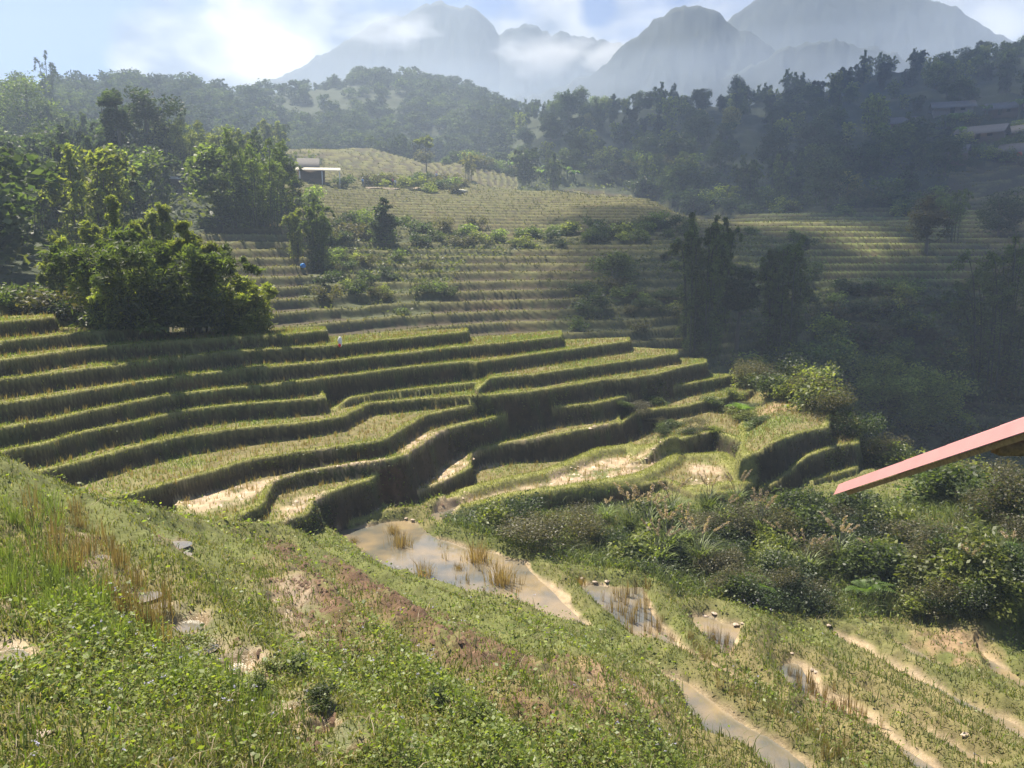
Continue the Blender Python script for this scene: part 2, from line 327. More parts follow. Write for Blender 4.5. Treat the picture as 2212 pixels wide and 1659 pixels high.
pj0, pj1 = np.searchsorted(R, 8), np.searchsorted(R, 45)
px_, py_ = X[:, pj0:pj1], Y[:, pj0:pj1]
WET = np.zeros(Z.shape, F4); SHORE = np.zeros(Z.shape, F4); pond_polys = {}
pn = (fbm(px_ * 1.2, py_ * 1.2, 51, 3) * .5).astype(F4)
for kx, (zp, pts) in PONDS.items():
    p = np.array(pts, float); x, y = on_z(p[:, 0], p[:, 1], zp); pond_polys[kx] = np.stack([x, y], 1)
    bb = (px_ > x.min() - 3) & (px_ < x.max() + 3) & (py_ > y.min() - 3) & (py_ < y.max() + 3)
    xs, ys = px_[bb], py_[bb]
    d = seg_dist(x, y, xs, ys, True); d = np.where(poly_mask(x, y, xs, ys), d, -d) + pn[bb] * .6
    wd = 0.7 if kx < 9 else 0.25
    tgt = zp + np.where(d > 0, -0.05 - 0.12 * np.clip(d / .5, 0, 1), 0.26 * np.clip(-d / .35, 0, 1) * (1 if kx < 9 else .4))
    if kx < 9: tgt = tgt + np.where(d > 0, np.maximum(fbm(xs * .8, ys * .8, 60 + kx, 4) * .5 - .085, 0), 0)
    wt = sstep(-(wd + .9), -wd * .5, d)
    zc = Z[:, pj0:pj1]; cur = zc[bb]
    if kx >= 9: wt = sstep(-.35, -.05, d)
    wt = wt * np.where(d > 0, 1, 1 - sstep(.25, .55, cur - zp))
    cur = cur * (1 - wt) + tgt * wt; zc[bb] = cur
    wv = WET[:, pj0:pj1]; c2 = wv[bb]; c2 = np.maximum(c2, sstep(-.12, .03, d + .25 * fbm(xs * 2, ys * 2, 212, 2)) * wt); wv[bb] = c2

# shallow puddles lying in the left foreground strip
PUD = [(20, 1410, 34, 20), (300, 1282, 30, 9), (330, 1300, 22, 8), (400, 1345, 36, 11), (430, 1392, 26, 9), (520, 1430, 40, 13), (545, 1470, 22, 8), (610, 1528, 28, 10), (705, 1580, 26, 9), (735, 1545, 16, 6), (770, 1632, 20, 8), (365, 1172, 30, 9), (385, 1190, 18, 6), (650, 1255, 16, 5), (615, 1325, 13, 5), (590, 1292, 12, 5), (640, 1375, 12, 5), (210, 1200, 16, 8)]
pud_polys = []
for u_, v_, a_, b_ in PUD:
    hx, hy, hz_ = hit(u_, v_); D_ = math.hypot(hx, hy); j1 = np.searchsorted(R, D_ + 3); j0 = np.searchsorted(R, D_ - 3); ux, uy = hx / D_, hy / D_; rx = a_ / FOC * D_; ry = b_ / FOC * D_ * 2.1
    dx_, dy_ = X[:, j0:j1] - hx, Y[:, j0:j1] - hy; q1 = (dx_ * uy - dy_ * ux) / rx; q2 = (dx_ * ux + dy_ * uy) / ry; dd = np.sqrt(q1 ** 2 + q2 ** 2) + fbm(X[:, j0:j1] * 2.5, Y[:, j0:j1] * 2.5, 333, 3) * .9
    zp_ = hz_ - .10; wt_ = 1 - sstep(.9, 2.0, dd); tg = zp_ + np.where(dd < 1, -.06, .05 * np.clip(dd - 1, 0, 1)); Zs = Z[:, j0:j1]; Z[:, j0:j1] = Zs * (1 - wt_) + tg * wt_
    WET[:, j0:j1] = np.maximum(WET[:, j0:j1], 1 - sstep(1.1, 1.9, dd)); th_ = np.linspace(0, 2 * np.pi, 20, endpoint=False)
    pud_polys.append((zp_, np.stack([hx + np.cos(th_) * rx * 1.5 * uy + np.sin(th_) * ry * 1.5 * ux, hy - np.cos(th_) * rx * 1.5 * ux + np.sin(th_) * ry * 1.5 * uy], 1)))
# ---- small relief
fg = (~NT) & (RR < 42)
Z += ((fbm(X * .7, Y * .7, 71, 3) * .26 + np.abs(fbm(X * 3, Y * 3, 73, 2)) * .16) * fg * (1 - WET)).astype(F4)
PLOW = np.zeros(Z.shape, F4)
def world_poly(pts, n=10):
    P = []
    for i in range(len(pts)):
        P.append(hit(*pts[i])[:2])
    return np.array(P)
def paint(M, pts, edge=.5, jmax=60, seed=0, amp=1.0):
    P = world_poly(pts); j1 = np.searchsorted(R, jmax)
    xs_, ys_ = X[:, :j1], Y[:, :j1]
    bb = (xs_ > P[:, 0].min() - 2) & (xs_ < P[:, 0].max() + 2) & (ys_ > P[:, 1].min() - 2) & (ys_ < P[:, 1].max() + 2)
    xs, ys = xs_[bb], ys_[bb]
    d = seg_dist(P[:, 0], P[:, 1], xs, ys, True); d = np.where(poly_mask(P[:, 0], P[:, 1], xs, ys), d, -d) + fbm(xs * 1.3, ys * 1.3, seed + 80, 3) * edge * 1.6
    m = M[:, :j1]; c = m[bb]; c = np.maximum(c, amp * sstep(-edge, edge, d)); m[bb] = c
MUD = np.zeros(Z.shape, F4)
for pts in [[(355, 1100), (480, 1060), (603, 1030), (690, 1008), (835, 990), (840, 998), (700, 1020), (600, 1048), (520, 1085), (420, 1110)],
            [(865, 978), (903, 945), (958, 928), (1012, 914), (960, 932), (917, 957), (880, 983)],
            [(794, 1090), (876, 1065), (952, 1024), (985, 988), (1060, 962), (1149, 948), (1200, 935), (1310, 918), (1310, 924), (1149, 956), (1012, 984), (1008, 1005), (958, 1041), (903, 1062), (808, 1095)],
            [(950, 1108), (1012, 1080), (1150, 1050), (1234, 1020), (1300, 995), (1360, 983), (1420, 985), (1440, 995), (1370, 1030), (1280, 1048), (1179, 1066), (1097, 1080), (1000, 1105), (960, 1120)],
            [(603, 1101), (650, 1075), (701, 1060), (660, 1092), (617, 1131)],
            [(1490, 1000), (1560, 1010), (1560, 1050), (1500, 1060)], [(1350, 965), (1425, 962), (1520, 940), (1420, 968)]]:
    paint(MUD, pts, .25)
for pts in [[(300, 1270), (340, 1290), (420, 1350), (520, 1440), (610, 1480), (560, 1490), (440, 1400), (330, 1330)], [(600, 1500), (720, 1540), (790, 1570), (790, 1640), (700, 1640), (600, 1560)],
            [(0, 1400), (40, 1380), (60, 1430), (10, 1460)], [(0, 1290), (30, 1280), (30, 1320), (0, 1330)], [(560, 1250), (650, 1250), (690, 1330), (660, 1400), (600, 1330)], [(160, 1150), (240, 1170), (300, 1240), (250, 1260), (180, 1210)],
            [(320, 1150), (380, 1160), (400, 1190), (350, 1190)]]:
    paint(MUD, pts, .3, seed=3, amp=.9)
for pts in [[(570, 1170), (640, 1190), (760, 1300), (780, 1390), (700, 1370), (640, 1280)], [(700, 1210), (800, 1260), (960, 1350), (1100, 1430), (1100, 1480), (1000, 1450), (880, 1370), (780, 1300)],
            [(930, 1310), (1050, 1380), (1240, 1450), (1330, 1530), (1300, 1560), (1180, 1500), (1050, 1430)], [(1050, 1480), (1180, 1540), (1300, 1620), (1200, 1600), (1100, 1540)]]:
    paint(PLOW, pts, .6, seed=5)
DRYS = np.zeros(Z.shape, F4)
for pts in [[(1240, 1430), (1330, 1440), (1420, 1500), (1440, 1560), (1350, 1530), (1260, 1480)], [(1995, 1110), (2060, 1120), (2160, 1190), (2130, 1215), (2040, 1150)], [(1640, 890), (1740, 865), (1760, 880), (1660, 905)], [(1960, 1350), (2100, 1370), (2150, 1430), (2080, 1440), (1980, 1400)]]:
    paint(DRYS, pts, .4, seed=9)
Z += (PLOW * np.abs(fbm(X * 2.2, Y * 2.2, 91, 3)) * .6 * fg).astype(F4)
Z += (MUD * (fbm(X * 2.2, Y * 2.2, 92, 3) * .22)).astype(F4) * np.where(NT, .3, 1)
# foot strips of the foreground: narrow banks between ploughed beds
for ln in [[(200, 1090), (330, 1180), (470, 1330), (640, 1480), (800, 1600), (860, 1659)], [(300, 1108), (450, 1150), (560, 1200), (700, 1290), (850, 1420), (1000, 1560), (1080, 1659)], [(480, 1138), (620, 1152), (740, 1230), (880, 1330), (1050, 1450), (1200, 1560), (1290, 1659)], [(700, 1155), (800, 1232), (950, 1290), (1100, 1350), (1240, 1420), (1330, 1500), (1400, 1600), (1440, 1659)]]:
    P = world_poly(ln); j1 = np.searchsorted(R, 32); bbx = (X[:, :j1] > P[:, 0].min() - 2) & (X[:, :j1] < P[:, 0].max() + 2) & (Y[:, :j1] > P[:, 1].min() - 2) & (Y[:, :j1] < P[:, 1].max() + 2)
    d = seg_dist(P[:, 0], P[:, 1], X[:, :j1][bbx], Y[:, :j1][bbx]); Zs = Z[:, :j1]; c = Zs[bbx]; c += 0.20 * np.exp(-(d / .35) ** 2) - .10 * np.exp(-((d - .8) / .3) ** 2); Zs[bbx] = c
# bund around the oval wet field
for ln, hh in [([(945, 1096), (1012, 1071), (1097, 1049), (1179, 1033), (1234, 1011), (1288, 986), (1356, 973), (1425, 975), (1458, 986), (1450, 1005), (1400, 1032), (1370, 1043), (1288, 1056), (1179, 1072), (1097, 1084), (1000, 1112)], .30), ([(1490, 992), (1560, 988), (1612, 1008), (1618, 1030), (1560, 1054), (1506, 1062)], .2)]:
    P = world_poly(ln); j1 = np.searchsorted(R, 45); bbx = (X[:, :j1] > P[:, 0].min() - 2) & (X[:, :j1] < P[:, 0].max() + 2) & (Y[:, :j1] > P[:, 1].min() - 2) & (Y[:, :j1] < P[:, 1].max() + 2)
    d = seg_dist(P[:, 0], P[:, 1], X[:, :j1][bbx], Y[:, :j1][bbx]) + wn.mean(); g = np.exp(-(d / .38) ** 4)
    Zs = Z[:, :j1]; c = Zs[bbx]; c += hh * g; Zs[bbx] = c
    Ls = LIP[:, :j1]; c = Ls[bbx]; c = np.maximum(c, g * .9); Ls[bbx] = c

# ------------------------------------------------------------------ helpers for objects
COL = scene.collection
def mat_new(name):
    m = bpy.data.materials.new(name); m.use_nodes = True; t = m.node_tree; t.nodes.clear(); return m, t
def nd(t, typ, **kw):
    n = t.nodes.new(typ)
    for k_, v_ in kw.items():
        if k_.startswith('_'): setattr(n, k_[1:], v_)
        else: n.inputs[k_].default_value = v_
    return n
def tag(o, label=None, cat=None, group=None, kind=None):
    if label: o["label"] = label
    if cat: o["category"] = cat
    if group: o["group"] = group
    if kind: o["kind"] = kind
    return o
def mesh_np(name, V, Fq, mat=None, col=None, smooth=True, mats=None, midx=None, data_only=False, attrs=None):
    me = bpy.data.meshes.new(name); V = np.ascontiguousarray(V, F4); Fq = np.ascontiguousarray(Fq, np.int32)
    me.vertices.add(len(V)); me.vertices.foreach_set('co', V.ravel())
    nf, k_ = Fq.shape
    me.loops.add(nf * k_); me.loops.foreach_set('vertex_index', Fq.ravel())
    me.polygons.add(nf); me.polygons.foreach_set('loop_start', np.arange(0, nf * k_, k_, dtype=np.int32))
    if smooth: me.polygons.foreach_set('use_smooth', np.ones(nf, bool))
    for mm in (mats or [mat]):
        me.materials.append(mm)
    if midx is not None: me.polygons.foreach_set('material_index', midx.astype(np.int32))
    if col is not None:
        a = me.color_attributes.new('Col', 'FLOAT_COLOR', 'POINT'); c = np.ones((len(V), 4), F4); c[:, :col.shape[1]] = col; a.data.foreach_set('color', c.ravel())
    me.update(calc_edges=True)
    if data_only: return me
    o = bpy.data.objects.new(name, me); COL.objects.link(o); return o

def mat_ground():
    m, t = mat_new("ground"); o = nd(t, 'ShaderNodeOutputMaterial'); b = nd(t, 'ShaderNodeBsdfPrincipled')
    a = nd(t, 'ShaderNodeVertexColor', _layer_name='Col'); tc = nd(t, 'ShaderNodeTexCoord')
    n1 = nd(t, 'ShaderNodeTexNoise', Scale=2.2, Detail=8, Roughness=.7); t.links.new(tc.outputs['Object'], n1.inputs['Vector'])
    n2 = nd(t, 'ShaderNodeTexNoise', Scale=14, Detail=4, Roughness=.7); t.links.new(tc.outputs['Object'], n2.inputs['Vector'])
    r = nd(t, 'ShaderNodeMapRange'); r.inputs[1].default_value = .3; r.inputs[2].default_value = .7; r.inputs[3].default_value = .55; r.inputs[4].default_value = 1.5; t.links.new(n1.outputs['Fac'], r.inputs[0])
    mu = nd(t, 'ShaderNodeVectorMath', _operation='SCALE'); t.links.new(a.outputs['Color'], mu.inputs[0]); t.links.new(r.outputs[0], mu.inputs['Scale'])
    t.links.new(mu.outputs[0], b.inputs['Base Color'])
    r2 = nd(t, 'ShaderNodeMapRange'); r2.inputs[3].default_value = .95; r2.inputs[4].default_value = .22; t.links.new(a.outputs['Alpha'], r2.inputs[0]); t.links.new(r2.outputs[0], b.inputs['Roughness'])
    bp = nd(t, 'ShaderNodeBump', Strength=.6, Distance=.05); t.links.new(n2.outputs['Fac'], bp.inputs['Height']); t.links.new(bp.outputs[0], b.inputs['Normal'])
    b.inputs['Specular IOR Level'].default_value = .25
    t.links.new(b.outputs[0], o.inputs[0]); return m
def mat_leaf(name, trans=.4, gloss=.02, rough=.5, tint=(1, 1, 1)):
    m, t = mat_new(name); o = nd(t, 'ShaderNodeOutputMaterial'); a = nd(t, 'ShaderNodeVertexColor', _layer_name='Col')
    oi = nd(t, 'ShaderNodeObjectInfo'); r = nd(t, 'ShaderNodeMapRange'); r.inputs[3].default_value = .75; r.inputs[4].default_value = 1.25; t.links.new(oi.outputs['Random'], r.inputs[0])
    mu = nd(t, 'ShaderNodeVectorMath', _operation='SCALE'); t.links.new(a.outputs['Color'], mu.inputs[0]); t.links.new(r.outputs[0], mu.inputs['Scale'])
    mt = nd(t, 'ShaderNodeVectorMath', _operation='MULTIPLY'); mt.inputs[1].default_value = tint; t.links.new(mu.outputs[0], mt.inputs[0])
    ty = nd(t, 'ShaderNodeVectorMath', _operation='MULTIPLY'); ty.inputs[1].default_value = (1.45, 1.5, .6); t.links.new(mt.outputs[0], ty.inputs[0])
    d = nd(t, 'ShaderNodeBsdfDiffuse'); tr = nd(t, 'ShaderNodeBsdfTranslucent'); g = nd(t, 'ShaderNodeBsdfGlossy', Roughness=rough); g.inputs['Color'].default_value = (1, 1, 1, 1)
    t.links.new(mt.outputs[0], d.inputs[0]); t.links.new(ty.outputs[0], tr.inputs[0])
    m1 = nd(t, 'ShaderNodeMixShader'); m1.inputs[0].default_value = trans; t.links.new(d.outputs[0], m1.inputs[1]); t.links.new(tr.outputs[0], m1.inputs[2])
    m2 = nd(t, 'ShaderNodeMixShader'); m2.inputs[0].default_value = gloss; t.links.new(m1.outputs[0], m2.inputs[1]); t.links.new(g.outputs[0], m2.inputs[2])
    t.links.new(m2.outputs[0], o.inputs[0]); return m
def mat_plain(name, col, rough=.8, metal=0, noise=.25, scale=6, spec=.3, bump=0.0):
    m, t = mat_new(name); o = nd(t, 'ShaderNodeOutputMaterial'); b = nd(t, 'ShaderNodeBsdfPrincipled'); tc = nd(t, 'ShaderNodeTexCoord')
    n = nd(t, 'ShaderNodeTexNoise', Scale=scale, Detail=6, Roughness=.65); t.links.new(tc.outputs['Object'], n.inputs['Vector'])
    r = nd(t, 'ShaderNodeMapRange'); r.inputs[1].default_value = .3; r.inputs[2].default_value = .7; r.inputs[3].default_value = 1 - noise; r.inputs[4].default_value = 1 + noise; t.links.new(n.outputs['Fac'], r.inputs[0])
    s = nd(t, 'ShaderNodeVectorMath', _operation='SCALE'); s.inputs[0].default_value = col; t.links.new(r.outputs[0], s.inputs['Scale']); t.links.new(s.outputs[0], b.inputs['Base Color'])
    b.inputs['Roughness'].default_value = rough; b.inputs['Metallic'].default_value = metal; b.inputs['Specular IOR Level'].default_value = spec
    if bump:
        bp = nd(t, 'ShaderNodeBump', Strength=bump, Distance=.02); t.links.new(n.outputs['Fac'], bp.inputs['Height']); t.links.new(bp.outputs[0], b.inputs['Normal'])
    t.links.new(b.outputs[0], o.inputs[0]); return m
def mat_water():
    m, t = mat_new("muddy_water"); o = nd(t, 'ShaderNodeOutputMaterial'); b = nd(t, 'ShaderNodeBsdfPrincipled'); tc = nd(t, 'ShaderNodeTexCoord')
    n = nd(t, 'ShaderNodeTexNoise', Scale=.8, Detail=5); t.links.new(tc.outputs['Object'], n.inputs['Vector'])
    r = nd(t, 'ShaderNodeValToRGB'); r.color_ramp.elements[0].position = .35; r.color_ramp.elements[0].color = (.10, .10, .085, 1); r.color_ramp.elements[1].position = .62; r.color_ramp.elements[1].color = (.25, .19, .11, 1)
    t.links.new(n.outputs['Fac'], r.inputs[0]); t.links.new(r.outputs[0], b.inputs['Base Color'])
    b.inputs['Roughness'].default_value = .04; b.inputs['IOR'].default_value = 1.5; b.inputs['Specular IOR Level'].default_value = .8
    n2 = nd(t, 'ShaderNodeTexNoise', Scale=9, Detail=3); t.links.new(tc.outputs['Object'], n2.inputs['Vector'])
    bp = nd(t, 'ShaderNodeBump', Strength=.08, Distance=.02); t.links.new(n2.outputs['Fac'], bp.inputs['Height']); t.links.new(bp.outputs[0], b.inputs['Normal'])
    t.links.new(b.outputs[0], o.inputs[0]); return m
M_ground = mat_ground(); M_leaf = mat_leaf("foliage", .55, .025, .5); M_grass = mat_leaf("grass_blades", .42, .02, .5); M_far = mat_leaf("far_foliage", .30, .01, .6)
M_bark = mat_plain("bark", (.10, .085, .06)); M_culm = mat_plain("bamboo_culm", (.07, .08, .04)); M_water = mat_water()

# ------------------------------------------------------------------ ground colours (albedo, with shade on risers and sun on lips painted in)
def mixc(c, m, col):
    m = m[..., None]; return c * (1 - m) + np.array(col, F4) * m
n_a = fbm(X * .25, Y * .25, 101, 4); n_b = fbm(X * 1.6, Y * 1.6, 102, 3); n_c = fbm(X * .05, Y * .05, 103, 3)
C = np.empty(Z.shape + (3,), F4); C[:] = (.105, .115, .035)
C = mixc(C, sstep(-.1, .25, n_a), (.16, .135, .06))
C = mixc(C, sstep(.0, .3, n_b) * .5, (.075, .095, .025))
nearT = NT & (RIS < .5)
C = mixc(C, (nearT * .8).astype(F4), (.16, .13, .06)); C = mixc(C, nearT * sstep(-.02, .22, n_a) * .8, (.12, .14, .045))
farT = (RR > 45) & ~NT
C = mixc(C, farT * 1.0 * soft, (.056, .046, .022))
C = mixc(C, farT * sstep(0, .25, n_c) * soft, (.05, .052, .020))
C = mixc(C, RIS, (.050, .038, .022)); C = mixc(C, RIS * sstep(0.05, .2, n_b), (.05, .052, .022)); C = mixc(C, RIS * sstep(.16, .32, n_a) * .6, (.11, .060, .032))  # brown soil and weeds, darkened to imitate shaded bank faces
greenR = (U0 > 1600) & (U0 < 2140) & (RR > 100) & (RR < 190); C = mixc(C, greenR * (RIS < .5) * soft * .8, (.11, .17, .03))
C = mixc(C, np.clip(LIP * 1.1, 0, 1) * np.where(NT, 1, .55), (.19, .19, .06))  # pale lip grass, brightened to imitate edges catching the sun
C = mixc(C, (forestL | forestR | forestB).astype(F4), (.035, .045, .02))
C = mixc(C, ((scrub | gully) & (RR > 58)) * .8 * (1 - LIP), (.055, .065, .026))
C = mixc(C, PLOW * sstep(-.15, .05, n_b), (.105, .062, .036)); C = mixc(C, DRYS * sstep(-.2, .05, n_b), (.24, .165, .095))
MUD *= (1 - (RIS > .5) * NT)
C = mixc(C, MUD * NT * sstep(-.25, .0, n_b), (.36, .27, .17)); C = mixc(C, MUD * (~NT) * sstep(-.08, .12, n_b), (.24, .175, .11)); C = mixc(C, np.clip(WET, 0, 1), (.30, .225, .135))
alpha = np.clip(MUD * .75 + WET * .7, 0, 1).astype(F4)
CC = np.concatenate([C, alpha[..., None]], 2).reshape(-1, 4)
idx = np.arange(nA * nR).reshape(nA, nR)
FQ = np.stack([idx[:-1, :-1], idx[1:, :-1], idx[1:, 1:], idx[:-1, 1:]], -1).reshape(-1, 4)[:, ::-1]
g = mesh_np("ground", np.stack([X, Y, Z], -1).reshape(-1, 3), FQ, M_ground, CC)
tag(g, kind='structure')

for zp_, P in pud_polys:
    me = bpy.data.meshes.new('puddle'); me.from_pydata([(a_, b_, zp_) for a_, b_ in P], [], [list(range(len(P)))]); me.materials.append(M_water); o = bpy.data.objects.new('puddle', me); COL.objects.link(o); tag(o, kind='structure')
for kx, P in pond_polys.items():
    c = P.mean(0); zp = PONDS[kx][0]; s = 1.0
    # outline pushed a little under its muddy shore
    n = len(P); nrm = np.zeros_like(P)
    e = np.roll(P, -1, 0) - np.roll(P, 1, 0); nrm[:, 0] = e[:, 1]; nrm[:, 1] = -e[:, 0]; nrm /= np.linalg.norm(nrm, axis=1)[:, None]
    area = 0.5 * np.sum(P[:, 0] * np.roll(P[:, 1], -1) - np.roll(P[:, 0], -1) * P[:, 1])
    Q = P + nrm * (0.35 if area > 0 else -0.35)
    me = bpy.data.meshes.new("paddy_water"); me.from_pydata([(a_, b_, zp) for a_, b_ in Q], [], [list(range(n))]); me.materials.append(M_water)
    o = bpy.data.objects.new("paddy_water", me); COL.objects.link(o); tag(o, kind='structure')

# ------------------------------------------------------------------ scattering
EL = Z / RR
RM = np.maximum.accumulate(EL, axis=1)
VIS = (EL > RM - np.where(RR < 30, .06, .012)) & (np.abs(AA) < np.where(RR < 60, math.radians(49.5), math.radians(40)))
dA = AZ[1] - AZ[0]; dR = np.gradient(R)
AREA = (RR * dA * dR[None, :]).astype(F4) * VIS
def scatter(dens, n=None):
    w_ = (dens * AREA)[:-1, :-1].ravel(); tot = w_.sum(dtype=np.float64); n = int(tot) if n is None else n
    cw = np.cumsum(w_, dtype=np.float64); ix = np.searchsorted(cw, rng.random(n) * cw[-1]); ix = np.minimum(ix, len(w_) - 1)
    i, j = ix // (nR - 1), ix % (nR - 1); a = AZ[i] + rng.random(n) * dA; r = R[j] + rng.random(n) * (R[j + 1] - R[j])
    x = r * np.sin(a); y = r * np.cos(a); return x, y, zat(x, y), i, j
def blades(x, y, z, h, wd, lean, ca, cb, seg=1, jit=.3, tipc=1.15, dirr=None):
    n = len(x); ang = rng.random(n) * 2 * np.pi if dirr is None else dirr; fac = rng.random(n) * 2 * np.pi
    h = np.maximum(h, .01) * (1 + jit * rng.standard_normal(n)).clip(.3, 2); ln = lean * h * rng.random(n)
    dx, dy = np.cos(fac) * wd * .5, np.sin(fac) * wd * .5; lx, ly = np.cos(ang) * ln, np.sin(ang) * ln
    t = rng.random(n)[:, None]; c = np.array(ca) * (1 - t) + np.array(cb) * t; c = c * (0.8 + .4 * rng.random(n))[:, None]
    b1 = np.stack([x - dx, y - dy, z - .02], 1); b2 = np.stack([x + dx, y + dy, z - .02], 1)
    m1 = np.stack([x - dx * .8 + lx * .35, y - dy * .8 + ly * .35, z + h * .6], 1); m2 = np.stack([x + dx * .8 + lx * .35, y + dy * .8 + ly * .35, z + h * .6], 1)
    tp = np.stack([x + lx, y + ly, z + h * (1 - .15 * lean)], 1)
    V = np.stack([b1, b2, m2, m1, tp], 1).reshape(-1, 3); o5 = np.arange(n)[:, None] * 5
    Ft = np.concatenate([o5 + [0, 1, 2], o5 + [0, 2, 3], o5 + [3, 2, 4]]); cc = np.repeat(c, 5, 0)
    return V, Ft, cc
def leaves(x, y, z, s, ca, cb, flat=.6, asp=.55, nrm=None):
    n = len(x); s = s * (0.6 + .8 * rng.random(n))
    a = rng.standard_normal((n, 3)); a[:, 2] *= (1 - flat); a /= np.linalg.norm(a, axis=1)[:, None]
    b = rng.standard_normal((n, 3)); b[:, 2] *= (1 - flat); b -= a * (a * b).sum(1)[:, None]; b /= np.linalg.norm(b, axis=1)[:, None]
    P = np.stack([x, y, z], 1); a = a * s[:, None] * .5; b = b * (s * asp)[:, None] * .5
    V = np.stack([P - a, P - a * .1 + b, P + a, P - a * .1 - b], 1).reshape(-1, 3)
    t = rng.random(n)[:, None]; c = np.array(ca) * (1 - t) + np.array(cb) * t; c = c * (0.7 + .6 * rng.random(n))[:, None]
    return V, np.arange(n * 4).reshape(-1, 4), np.repeat(c, 4, 0)
def joinp(parts):
    V = []; Fs = []; Cs = []; o = 0
    for v, f_, c in parts: V.append(v); Fs.append(f_ + o); Cs.append(c); o += len(v)
    return np.concatenate(V), np.concatenate(Fs), np.concatenate(Cs)
NF = 1
# lip grass on near terraces
nT = NT.astype(F4)
parts = []
x, y, z, i, j = scatter(LIP * nT * (1 - WET) * 420); parts.append(blades(x, y, z, .03 + .09 * (fbm(x * 1.2, y * 1.2, 203, 3) + .5), .02, 1.2, (.16, .19, .045), (.27, .26, .085)))
x, y, z, i, j = scatter((RIS > .5) * nT * 230. * (.25 + .75 * sstep(-.15, .12, fbm(X * 1.1, Y * 1.1, 201, 3)))); parts.append(blades(x, y, z, .05 + .09 * (fbm(x * .8, y * .8, 202, 3) + .5), .024, 1.5, (.040, .038, .015), (.085, .065, .030)))  # riser blades coloured much darker than lip grass, imitating shade
x, y, z, i, j = scatter((RIS > .5) * nT * 60. * sstep(0, .2, n_b)); parts.append(blades(x, y, z, .22, .02, 1.4, (.06, .085, .02), (.12, .12, .045)))
V, Fq, c = joinp(parts); o = mesh_np("bank_grass", V, Fq, M_grass, c); tag(o, "short grass edging and clothing the banks of the near rice terraces", "grass", kind='stuff')
# stubble on treads
trd = nT * (RIS < .5) * (LIP < .4) * (1 - WET)
x, y, z, i, j = scatter(trd * 9.); k6 = 5
xx = np.repeat(x, k6) + rng.standard_normal(len(x) * k6) * .035; yy = np.repeat(y, k6) + rng.standard_normal(len(x) * k6) * .035; z2 = np.repeat(z, k6)
parts = [blades(xx, yy, z2, .17, .016, .25, (.24, .165, .08), (.17, .14, .06))]
x, y, z, i, j = scatter(trd * (1 - MUD * .9) * (40 + 160 * sstep(-.05, .25, n_a))); parts.append(blades(x, y, z, .085, .03, 1.0, (.13, .18, .04), (.17, .19, .06)))
V, Fq, c = joinp(parts); o = mesh_np("rice_stubble", V, Fq, M_grass, c); tag(o, "cut rice stubble and regrowth over the near terrace fields", "stubble", kind='stuff')
# far terrace lips
x, y, z, i, j = scatter(LIP * (~NT) * (RR > 44) * (RR < 300) * np.where(RR < 110, 14, np.where(RR < 180, 5, 2.6))); rr = np.hypot(x, y)
V, Fq, c = blades(x, y, z, .10 + rr * .0010, .05 + rr * .0011, .9, (.10, .11, .035), (.18, .165, .06)); o = mesh_np("terrace_edge_grass", V, Fq, M_grass, c); tag(o, "thin grass lines along the edges of the distant rice terraces", "grass", kind='stuff')
# foreground weeds, grass, herbs
fgm = ((RR < 40) & ~NT).astype(F4) * (1 - WET) * (1 - .6 * MUD) * (1 - .85 * PLOW) * (1 - .35 * DRYS)
dn = np.clip(14.0 / RR, .25, 2.0) ** 2
g1 = .35 + .65 * sstep(-.25, .15, n_b + n_a)
parts = []
x, y, z, i, j = scatter(fgm * dn * 520 * g1); rr = np.hypot(x, y); parts.append(blades(x, y, z, .085, .010 + rr * .0006, 1.3, (.13, .175, .035), (.25, .24, .075)))
x, y, z, i, j = scatter(fgm * dn * 60 * sstep(0, .2, n_a)); rr = np.hypot(x, y); parts.append(blades(x, y, z, .26, .012 + rr * .0004, .8, (.11, .18, .03), (.19, .22, .06)))
x, y, z, i, j = scatter(fgm * dn * 26); parts.append(blades(x, y, z + .04, .10, .012, 3.2, (.30, .24, .13), (.42, .34, .20)))
V, Fq, c = joinp(parts); o = mesh_np("foreground_grass", V, Fq, M_grass, c); tag(o, "tufted grass over the ploughed strips in the foreground", "grass", kind='stuff')
herb = fgm * (.12 + .88 * sstep(-.10, .10, fbm(X * .45, Y * .45, 140, 3))) * np.where(RR < 13, 1.0, .5)
x, y, z, i, j = scatter(herb * dn * 900 * (RR < 12) + herb * dn * 420 * (RR >= 12)); hh = rng.random(len(x)) ** 1.5 * .30 * np.clip(1.3 - np.hypot(x, y) / 40, .3, 1)
V, Fq, c = leaves(x, y, z + hh + .01, (.022 + .0016 * np.hypot(x, y)) * (.5 + 1.6 * rng.random(len(x)) ** 2.5), (.13, .19, .035), (.26, .30, .065), .45, .65)
o = mesh_np("leafy_weeds", V, Fq, M_leaf, c); tag(o, "low leafy weeds spreading over the nearest ground", "weeds", kind='stuff')
# ------------------------------------------------------------------ plant builders
def tube(pts, rad, k=5):
    pts = np.array(pts, float); n = len(pts); rad = np.broadcast_to(rad, n)
    d = np.gradient(pts, axis=0); d /= np.linalg.norm(d, axis=1)[:, None] + 1e-9
    up = np.where(np.abs(d[:, 2:3]) > .9, np.array([[1., 0, 0]]), np.array([[0, 0, 1.]])); a = np.cross(d, up); a /= np.linalg.norm(a, axis=1)[:, None]; b = np.cross(d, a)
    th = np.arange(k) / k * 2 * np.pi
    V = (pts[:, None] + rad[:, None, None] * (a[:, None] * np.cos(th)[None, :, None] + b[:, None] * np.sin(th)[None, :, None])).reshape(-1, 3)
    ii = np.arange(n - 1)[:, None] * k; jj = np.arange(k)[None]
    return V, np.stack([ii + jj, ii + (jj + 1) % k, ii + k + (jj + 1) % k, ii + k + jj], -1).reshape(-1, 4)
